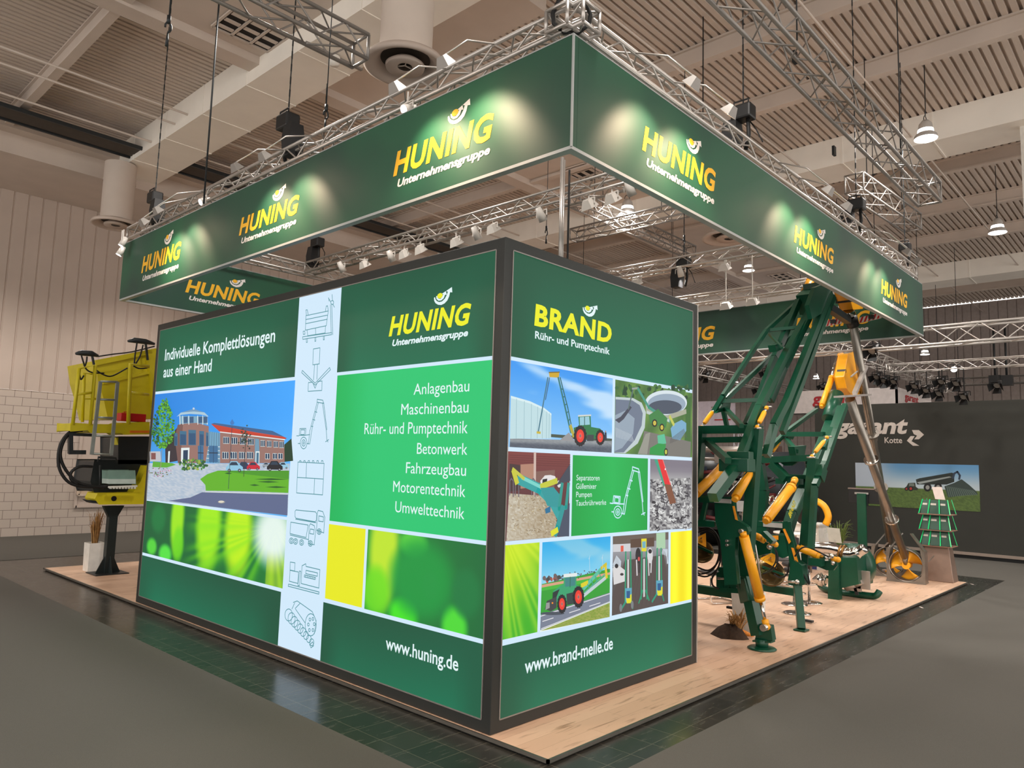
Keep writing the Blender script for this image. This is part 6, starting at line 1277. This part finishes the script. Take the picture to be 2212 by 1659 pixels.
# screen seen from behind on a green post
t = thing('screen_stand', hit(1866, 1245, 'z', .04), 'black screen seen from behind on a green post', 'screen'); sc = X(13.0)
a, b = sc(1832, 1056), sc(1908, 1090); MB().box((13.0, b.y, b.z), (13.05, a.y, a.z)).build('screen_back', BLACK, t, bevel=.006); MB().box((12.985, b.y, a.z), (13.06, a.y, a.z+.03)).build('top_frame', mat('taupe_trim', (120, 104, 96), .5), t)
a, b = sc(1850, 1066), sc(1876, 1092); MB().box((12.96, b.y, b.z), (12.998, a.y, a.z)).build('mount_plate', DARK, t); MB().box((12.94, b.y-.02, a.z-.01), (12.97, a.y+.02, a.z+.03)).build('mount_hook', ALU, t)
g = sc(1864, 1066); MB().box((12.88, g.y-.09, .041), (12.94, g.y+.09, g.z)).build('post', GREEN, t); MB().box((12.6, g.y-.25, .041), (13.2, g.y+.25, .06)).build('foot', GREEN, t)
# white information plate and plant above the separator
t = thing('info_plate', X(11.2)(1805, 1172), 'pale grey information plate standing behind the separator pipe', 'sign'); MB().prism([X(11.2)(*p) for p in ((1786, 1139), (1813, 1142), (1818, 1174), (1791, 1170))], (.02, 0, 0)).build('plate', mat('pale_grey_plate', (176, 172, 160), .5), t); g = X(11.2)(1803, 1171); MB().bar((g.x+.02, g.y, .045), (g.x+.02, g.y, g.z+.05), .04).bar((g.x+.02, g.y-.1, .05), (g.x+.02, g.y+.1, .05), .2, .02).build('support', STEEL, t)
def grass_pot(p, label, w, h, gh, rs, mt=WHITE):
    t = thing('potted_grass', p, label, 'plant'); tapered(t, p, w*.85, w, h, mt, 'pot'); stalks(t, V(p)+V((0, 0, h-.05)), 70, gh, gh*.6, LEAF, 'grass_blades', .008, rs); return t
g = X(11.7)(1800, 1180); grass_pot((g.x+.3, g.y, .04), 'green grass plant behind the pale information plate', .32, .55, .62, 3)
g = hit(1618, 1366, 'z', .04); grass_pot((g.x+.1, g.y+.05, .04), 'white planter with grass behind the nearest support leg', .34, .5, .62, 5)
# corn cob and heap beside it
g = hit(1578, 1374, 'z', .04); t = thing('compost_heap', (g.x, g.y, .04), 'small heap of dry leaves and soil on the platform near the front leg', 'heap')
m = MB(); r = random.Random(8); n_ = 16; vs = [V((g.x, g.y, .19))]
for k in (1, 2, 3):
    for i in range(n_): a = i*2*math.pi/n_; rr_ = .075*k*r.uniform(.85, 1.15); vs.append(V((g.x+rr_*math.cos(a), g.y+rr_*math.sin(a)*1.1, .04+(0.14, .085, 0)[k-1]*r.uniform(.8, 1.2))))
m.add(vs, [(0, 1+i, 1+(i+1) % n_) for i in range(n_)]+[(1+k*n_+i, 1+(k+1)*n_+i, 1+(k+1)*n_+(i+1) % n_, 1+k*n_+(i+1) % n_) for k in range(2) for i in range(n_)], True); m.build('soil', SOIL, t)
stalks(t, (g.x+.05, g.y-.08, .10), 60, .26, .2, STRAW, 'dry_leaves', .012, 9)
g = hit(1604, 1372, 'z', .06); a = V((g.x-.02, g.y+.1, .12)); b = V((g.x+.02, g.y-.14, .066)); t = thing('maize_cob', (g.x, g.y, .04), 'orange maize cob lying by the heap of dry leaves', 'cob')
MB().path([lerp(a, b, i/8) for i in range(9)], [.018, .028, .033, .034, .033, .03, .025, .017, .006], 14).build('cob', mat('maize_orange', (226, 140, 52), .5, 0, .2, 60, .6, 90), t); stalks(t, a, 14, .22, .08, STRAW, 'husk', .014, 4)
# bar stools, bar table, cantilever chair
def stool(px, py, label, h=.6):
    g = hit(px, py, 'z', .041); t = thing('bar_stool', g, label, 'stool', 'chrome bar stools between the mixers')
    MB().lathe(g, [(0, 0), (.2, 0), (.205, .01), (.16, .022), (.03, .04), (0, .04)], n=32).build('base_disc', CHROME, t); MB().tube(g+V((0, 0, .02)), g+V((0, 0, h)), .022, n=12).build('column', CHROME, t)
    MB().lathe(g+V((0, 0, h)), [(0, -.01), (.17, 0), (.19, .03), (.18, .06), (0, .065)], n=28).build('seat', mat('dark_seat', (44, 40, 40), .5), t)
    MB().path([g+V((.12*math.cos(a), .12*math.sin(a), .30)) for a in [i*math.pi/8 for i in range(17)]], .01, 6).build('foot_ring', CHROME, t)
stool(1716, 1306, 'left chrome disc stool base beside the second leg'); stool(1722, 1325, 'front chrome disc stool below the second leg'); stool(1748, 1302, 'chrome stool base just right of the second leg')
def tubechair(px, py, label, rz):
    g = hit(px, py, 'z', .041); t = thing('cantilever_chair', g, label, 'chair', 'chrome cantilever chairs'); R_ = Matrix.Rotation(rz, 3, 'Z'); w = lambda x, y, z: g+R_@V((x, y, z))
    m = MB(); pts = [w(-.22, -.22, .44), w(.2, -.22, .45), w(.24, -.22, .4), w(.24, -.22, .05), w(.2, -.22, .014), w(-.24, -.22, .014), w(-.24, .22, .014), w(.2, .22, .014), w(.24, .22, .05), w(.24, .22, .4), w(.2, .22, .45), w(-.22, .22, .44)]
    m.path(pts, .013, 8); m.build('tube_frame', CHROME, t); MB().cbox(w(0, 0, .46), (.46, .46, .03), R_).build('seat', mat('dark_seat', (44, 40, 40), .5), t); MB().cbox(w(-.24, 0, .72), (.03, .46, .34), R_).build('backrest', mat('dark_seat', (44, 40, 40), .5), t)
    MB().bar(w(-.22, -.2, .45), w(-.25, -.2, .86), .022).bar(w(-.22, .2, .45), w(-.25, .2, .86), .022).build('back_tube', CHROME, t)
tubechair(1548, 1300, 'chrome cantilever chair half hidden behind the light-box edge', 2.6); tubechair(1690, 1262, 'chrome cantilever chair behind the lower beam of the smaller mixer', 2.2)
g = hit(1745, 1262, 'z', .041); t = thing('bar_table', (g.x+.9, g.y+.6, .041), 'round white topped table behind the smaller mixer', 'table'); c = V((g.x+.9, g.y+.6, .041)); zt2 = hit(1745, 1160, 'x', c.x).z
MB().lathe(c, [(0, zt2), (.42, zt2), (.42, zt2+.03), (0, zt2+.03)], n=36).build('table_top', WHITE, t); MB().tube(c, c+V((0, 0, zt2)), .035, n=14).build('column', CHROME, t); MB().lathe(c, [(0, 0), (.26, 0), (.25, .02), (.04, .04)], n=30).build('base_disc', CHROME, t)
# white counter, dark machine, round black lamp head and crate behind
def stand_box(nm, P, pts, d, mt, label, cat):
    p = [P(*q) for q in pts]; o = plate(MB(), P, pts, d).build(nm, mt, org=p[0]); return tag(o, label, cat)
g0, g1 = X(12.3)(1694, 1128), X(12.3)(1768, 1128); t = thing('counter', (12.3, g1.y, .041), 'white counter behind the green rails of the smaller mixer', 'counter'); MB().box((12.3, g1.y, .041), (12.9, g0.y, 1.0)).build('body', WHITE, t); MB().box((12.26, g1.y-.03, 1.0), (12.95, g0.y+.03, 1.03)).build('top', WHITE, t)
MB().box((12.298, g1.y+.05, .05), (12.299, g1.y+.5, .2)).build('blue_kick', mat('kick_blue', (40, 60, 120), .5), t)
XD = 15.2; D_ = X(XD)
g = lambda x, y: D_(x, y)
a, b = g(1505, 925), g(1700, 1150)
t = thing('slurry_tanker', (XD, b.y, 0), 'dark tanker with pipes standing in the aisle behind the mixers', 'tanker')
MB().tube(V((XD+.8, a.y+.6, 1.75)), V((XD+.8, b.y+.1, 1.75)), .95, n=28).build('tank', mat('tank_dark_grey', (46, 50, 54), .35, .3), t)
for yy in (a.y-.2, a.y-1.2): MB().lathe((XD+.7, yy, .62), [(.25, -.2), (.6, -.2), (.62, -.1), (.62, .1), (.6, .2), (.25, .2)], (0, 1, 0), 28).build('wheel', RUBBER, t)
MB().tube(V((XD-.25, a.y+.3, 2.72)), V((XD-.25, b.y+.4, 2.72)), .09, n=14).tube(V((XD-.2, a.y+.3, 2.45)), V((XD-.2, b.y+.4, 2.45)), .05, n=10).build('top_pipe', ALU, t)
MB().box((XD-.3, b.y+.2, .5), (XD+.1, a.y, .7)).build('chassis', BLACK, t)
r = random.Random(11); fm = [DARK, BLACK, ALUD, ALU, mat('blue_grey_paint', (52, 62, 78), .5), RED, mat('dark_red_paint', (90, 24, 28), .5)]
for k in range(46):
    y_ = r.uniform(b.y, a.y); z_ = r.uniform(.7, 2.7); s_ = r.uniform(.06, .26); mt = fm[min(6, int(r.random()**1.3*7))]; m = MB()
    if k % 3 == 0: m.tube((XD-.28, y_, z_), (XD-.28, y_+s_*2, z_+r.uniform(-.2, .2)), s_*.22, n=10)
    elif k % 3 == 1: m.cbox((XD-.2, y_, z_), (.2, s_, s_*r.uniform(.5, 1.6)))
    else: m.path(smooth([(XD-.25, y_, z_), (XD-.4, y_+s_, z_-.1), (XD-.3, y_+s_*2, z_+.15), (XD-.2, y_+s_*2.6, z_-.2)]), .025, 8)
    m.build(('pipe_fitting', 'valve_box', 'hose')[k % 3], mt, t)
t = thing('clear_box', X(9.2)(1600, 1095), 'clear plastic leaflet box behind the tall mixer', 'box'); a, b = X(9.2)(1588, 1082), X(9.2)(1612, 1106); bx_ = MB().box((9.2, b.y, b.z), (9.4, a.y, a.z)); bx_.build('box', mat('clear_plastic_grey', (150, 150, 150), .2), t); MB().bar((9.3, (a.y+b.y)/2, .045), (9.3, (a.y+b.y)/2, b.z), .03).box((9.15, b.y, .041), (9.45, a.y, .055)).build('stand', ALU, t)
o_ = X(11.6)(1737, 1110); t = thing('round_machine_head', (o_.x+.2, o_.y, .041), 'black round machine head with a yellow hood behind the green rails', 'machine')
MB().lathe(o_, [(0, -.03), (.22, 0), (.25, .05), (.25, .2), (0, .22)], (1, -.1, 0), 30).build('black_drum', BLACK, t); MB().path(smooth([o_+V((.12, .1, .24)), o_+V((.12, -.12, .30)), o_+V((.12, -.36, .2)), o_+V((.12, -.46, -.02)), o_+V((.12, -.40, -.2))]), [.07]*17, 12).build('yellow_hood', YEL, t); MB().tube((o_.x+.15, o_.y, .041), o_+V((.15, 0, -.2)), .09, n=14).build('stem', STEEL, t)
# ------------------------------------------------------------------ neighbouring stands
GX = 18.686; t = thing('exhibitor_wall', (GX, 4.45, .012), 'wide dark olive exhibition wall with pale lettering and a tractor photo', 'wall')
GW = mat('olive_black_wall', (46, 46, 40), .6, 0., .05, 3)
MB().box((GX, -9, .14), (GX+.2, 4.45, 4.2)).build('panel', GW, t); MB().box((GX-.05, -9, .01), (GX+.2, 4.45, .14)).build('plinth', BLACK, t); MB().box((GX-.12, -9, .10), (GX+.02, 4.45, .17)).build('plinth_rail', mat('pale_rail', (150, 134, 122), .5), t)
GP = X(GX-.004); nG = (-1, 0, 0); GT = mat('warm_white_lettering', (206, 194, 184), .6)
txt('lettering', 'garant', GP, nG, (1803, 940), (1962, 935), (1808, 906), GT, t, .035, .2); txt('lettering', 'Kotte', GP, nG, (1911, 958), (1949, 956.5), (1911, 945.5), GT, t, .015)
ch = Art(GP, nG); wc = (206, 194, 184)
for pts in ([(1970, 929), (1985, 929), (1996, 939), (1985, 949), (1975, 949), (1981, 941), (1974, 938)], [(1976, 942), (1969, 953), (1986, 963), (1972, 963), (1959, 952), (1967, 942)]): ch.poly(pts, wc)
PRN = artmat('printed_poster', 0); ch.build('chevron_mark', PRN, t)
a = Art(GP, nG, .004); c4 = [(1847, 1001), (2114, 1003), (2118, 1104), (1848, 1090)]
q4 = rect_on(GP, [(1847, 1001), (2114, 1003), (2118, 1104), (1850, 1092)]); gz = lambda u, v: a.P(1847+u*268, 1001+v*(90+u*12))
a.grid(*q4, lambda u, v: mixc((176, 186, 198), mixc((92, 146, 190), (186, 200, 206), sm(0, .55, v)), sm(.1, .4, u)) if v < .56 else mixc((96, 120, 56), (70, 92, 44), hsh(int(u*90), int(v*50))), 90, 46)
uvp = lambda u, v: (1847+u*268, 1001+v*(92+u*10))
def gp(lst, c): a.poly([uvp(*p) for p in lst], c)
gp([(.49, .36), (.52, .33), (.78, .20), (.80, .22), (.80, .40), (.74, .46), (.5, .47)], (40, 48, 44)); gp([(.50, .42), (.76, .28), (.78, .30), (.52, .46)], (150, 158, 156)); a.line([uvp(.79, .32), uvp(.80, .22), uvp(.825, .18), uvp(.845, .26), uvp(.84, .34)], .05, (50, 64, 84))
gp([(.72, .5), (.80, .42), (.86, .34), (.92, .46), (.98, .60), (.99, .66), (.88, .68), (.75, .74)], (52, 66, 62))
for k in range(14): a.line([uvp(.74+k*.016, .5+k*.006), uvp(.76+k*.017, .72-k*.004)], .025, (86, 104, 96))
gp([(.43, .44), (.485, .43), (.49, .52), (.51, .56), (.50, .60), (.42, .60), (.41, .54)], (44, 50, 40)); gp([(.435, .45), (.475, .445), (.48, .51), (.437, .515)], (110, 120, 110))
for u, v, rr_, c in ((.415, .57, 4.2, (150, 50, 40)), (.45, .565, 5.5, (170, 50, 40)), (.585, .53, 8.6, (150, 150, 146)), (.67, .52, 8.6, (150, 150, 146))): x_, y_ = uvp(u, v); a.ell(x_, y_, rr_, rr_*1.05, (26, 26, 28), 18); a.ell(x_, y_, rr_*.5, rr_*.55, c, 14)
a.build('tractor_photo', PRN, t)
# white overhead banners
GB = mat('white_banner_fabric', (200, 190, 186), .6); RT = mat('dark_red_lettering', (158, 24, 34), .6)
bx0 = X(20.5); t = thing('overhead_banner', bx0(1700, 895), 'white hanging banner with red lettering behind the pipes', 'banner'); A_, B_ = bx0(1700, 895), bx0(1938, 836); zt3 = bx0(1820, 841).z
MB().box((20.5, B_.y, A_.z), (20.56, A_.y, zt3)).box((20.5, B_.y, A_.z), (24.5, B_.y+.06, zt3)).build('fabric', GB, t); MB().prism([(20.5, A_.y, A_.z), (20.5, B_.y, A_.z), (24, B_.y, A_.z), (24, A_.y-.6, A_.z)], (0, 0, .02)).build('underside', WHITE, t); MB().tube((20.53, B_.y+.5, zt3), (20.53, B_.y+.5, 9.42), .01, n=6).tube((20.53, A_.y-.5, zt3), (20.53, A_.y-.5, 9.42), .01, n=6).build('hanging_wire', DARK, t)
txt('lettering', 'garant', X(20.49), nG, (1755, 873), (1850, 869), (1756, 850), RT, t, .03, .1)
y0 = B_.y; txt('lettering', 'garant', Y(y0-.005), (0, -1, 0), (1955, 869), (1984, 867), (1956, 853), RT, t, .03, .0)
wx = X(21); A_, B_ = wx(1490, 915), wx(1587, 925); t = thing('overhead_banner', A_, 'pale lit overhead banner left of the green boom', 'banner'); zt4 = wx(1550, 866).z; MB().box((21, B_.y, B_.z), (21.06, A_.y+1.2, zt4)).build('fabric', mat('lilac_white_fabric', (214, 204, 216), .6), t); MB().box((20.99, B_.y+.15, B_.z+.30), (20.995, B_.y+.8, B_.z+.34)).build('red_line', RED, t); MB().tube((21.03, B_.y+.3, zt4), (21.03, B_.y+.3, 9.04), .01, n=6).build('hanging_wire', DARK, t)
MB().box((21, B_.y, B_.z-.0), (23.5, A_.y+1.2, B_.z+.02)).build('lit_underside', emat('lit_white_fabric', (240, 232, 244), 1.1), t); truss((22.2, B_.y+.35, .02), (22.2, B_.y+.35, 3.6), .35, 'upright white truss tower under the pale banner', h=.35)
# flat panels and grey structures far behind the machines
for x0, y0_, y1_, z1, mt, lab in ((24, 6.2, 8.6, 2.6, mat('grey_partition', (112, 106, 102), .6), 'grey partition wall far behind the mixers'), (17, 4.9, 5.6, 2.9, mat('brown_crate', (92, 70, 62), .6), 'tall brown cabinet left of the dark wall')): tag(MB().box((x0, y0_, .012), (x0+.3, y1_, z1)).build('partition', mt, org=(x0, y0_, 0)), lab, 'partition')
# ------------------------------------------------------------------ debris on the tiles
t_ = [((1858, 1290), 'scrap of white tape on the dark tiles near the far platform corner'), ((2100, 1262), 'white scrap by the right platform corner'), ((1990, 1312), 'small white scrap on the tiles right of the platform edge')]
for (px, py), lab in t_:
    p = hit(px, py, 'z', .001); tag(MB().cbox(p+V((0, 0, .0012)), (.12, .03, .002), Matrix.Rotation(.6, 3, 'Z')).build('paper_scrap', PAPER, org=p), lab, 'scrap', 'white scraps on the tiles')
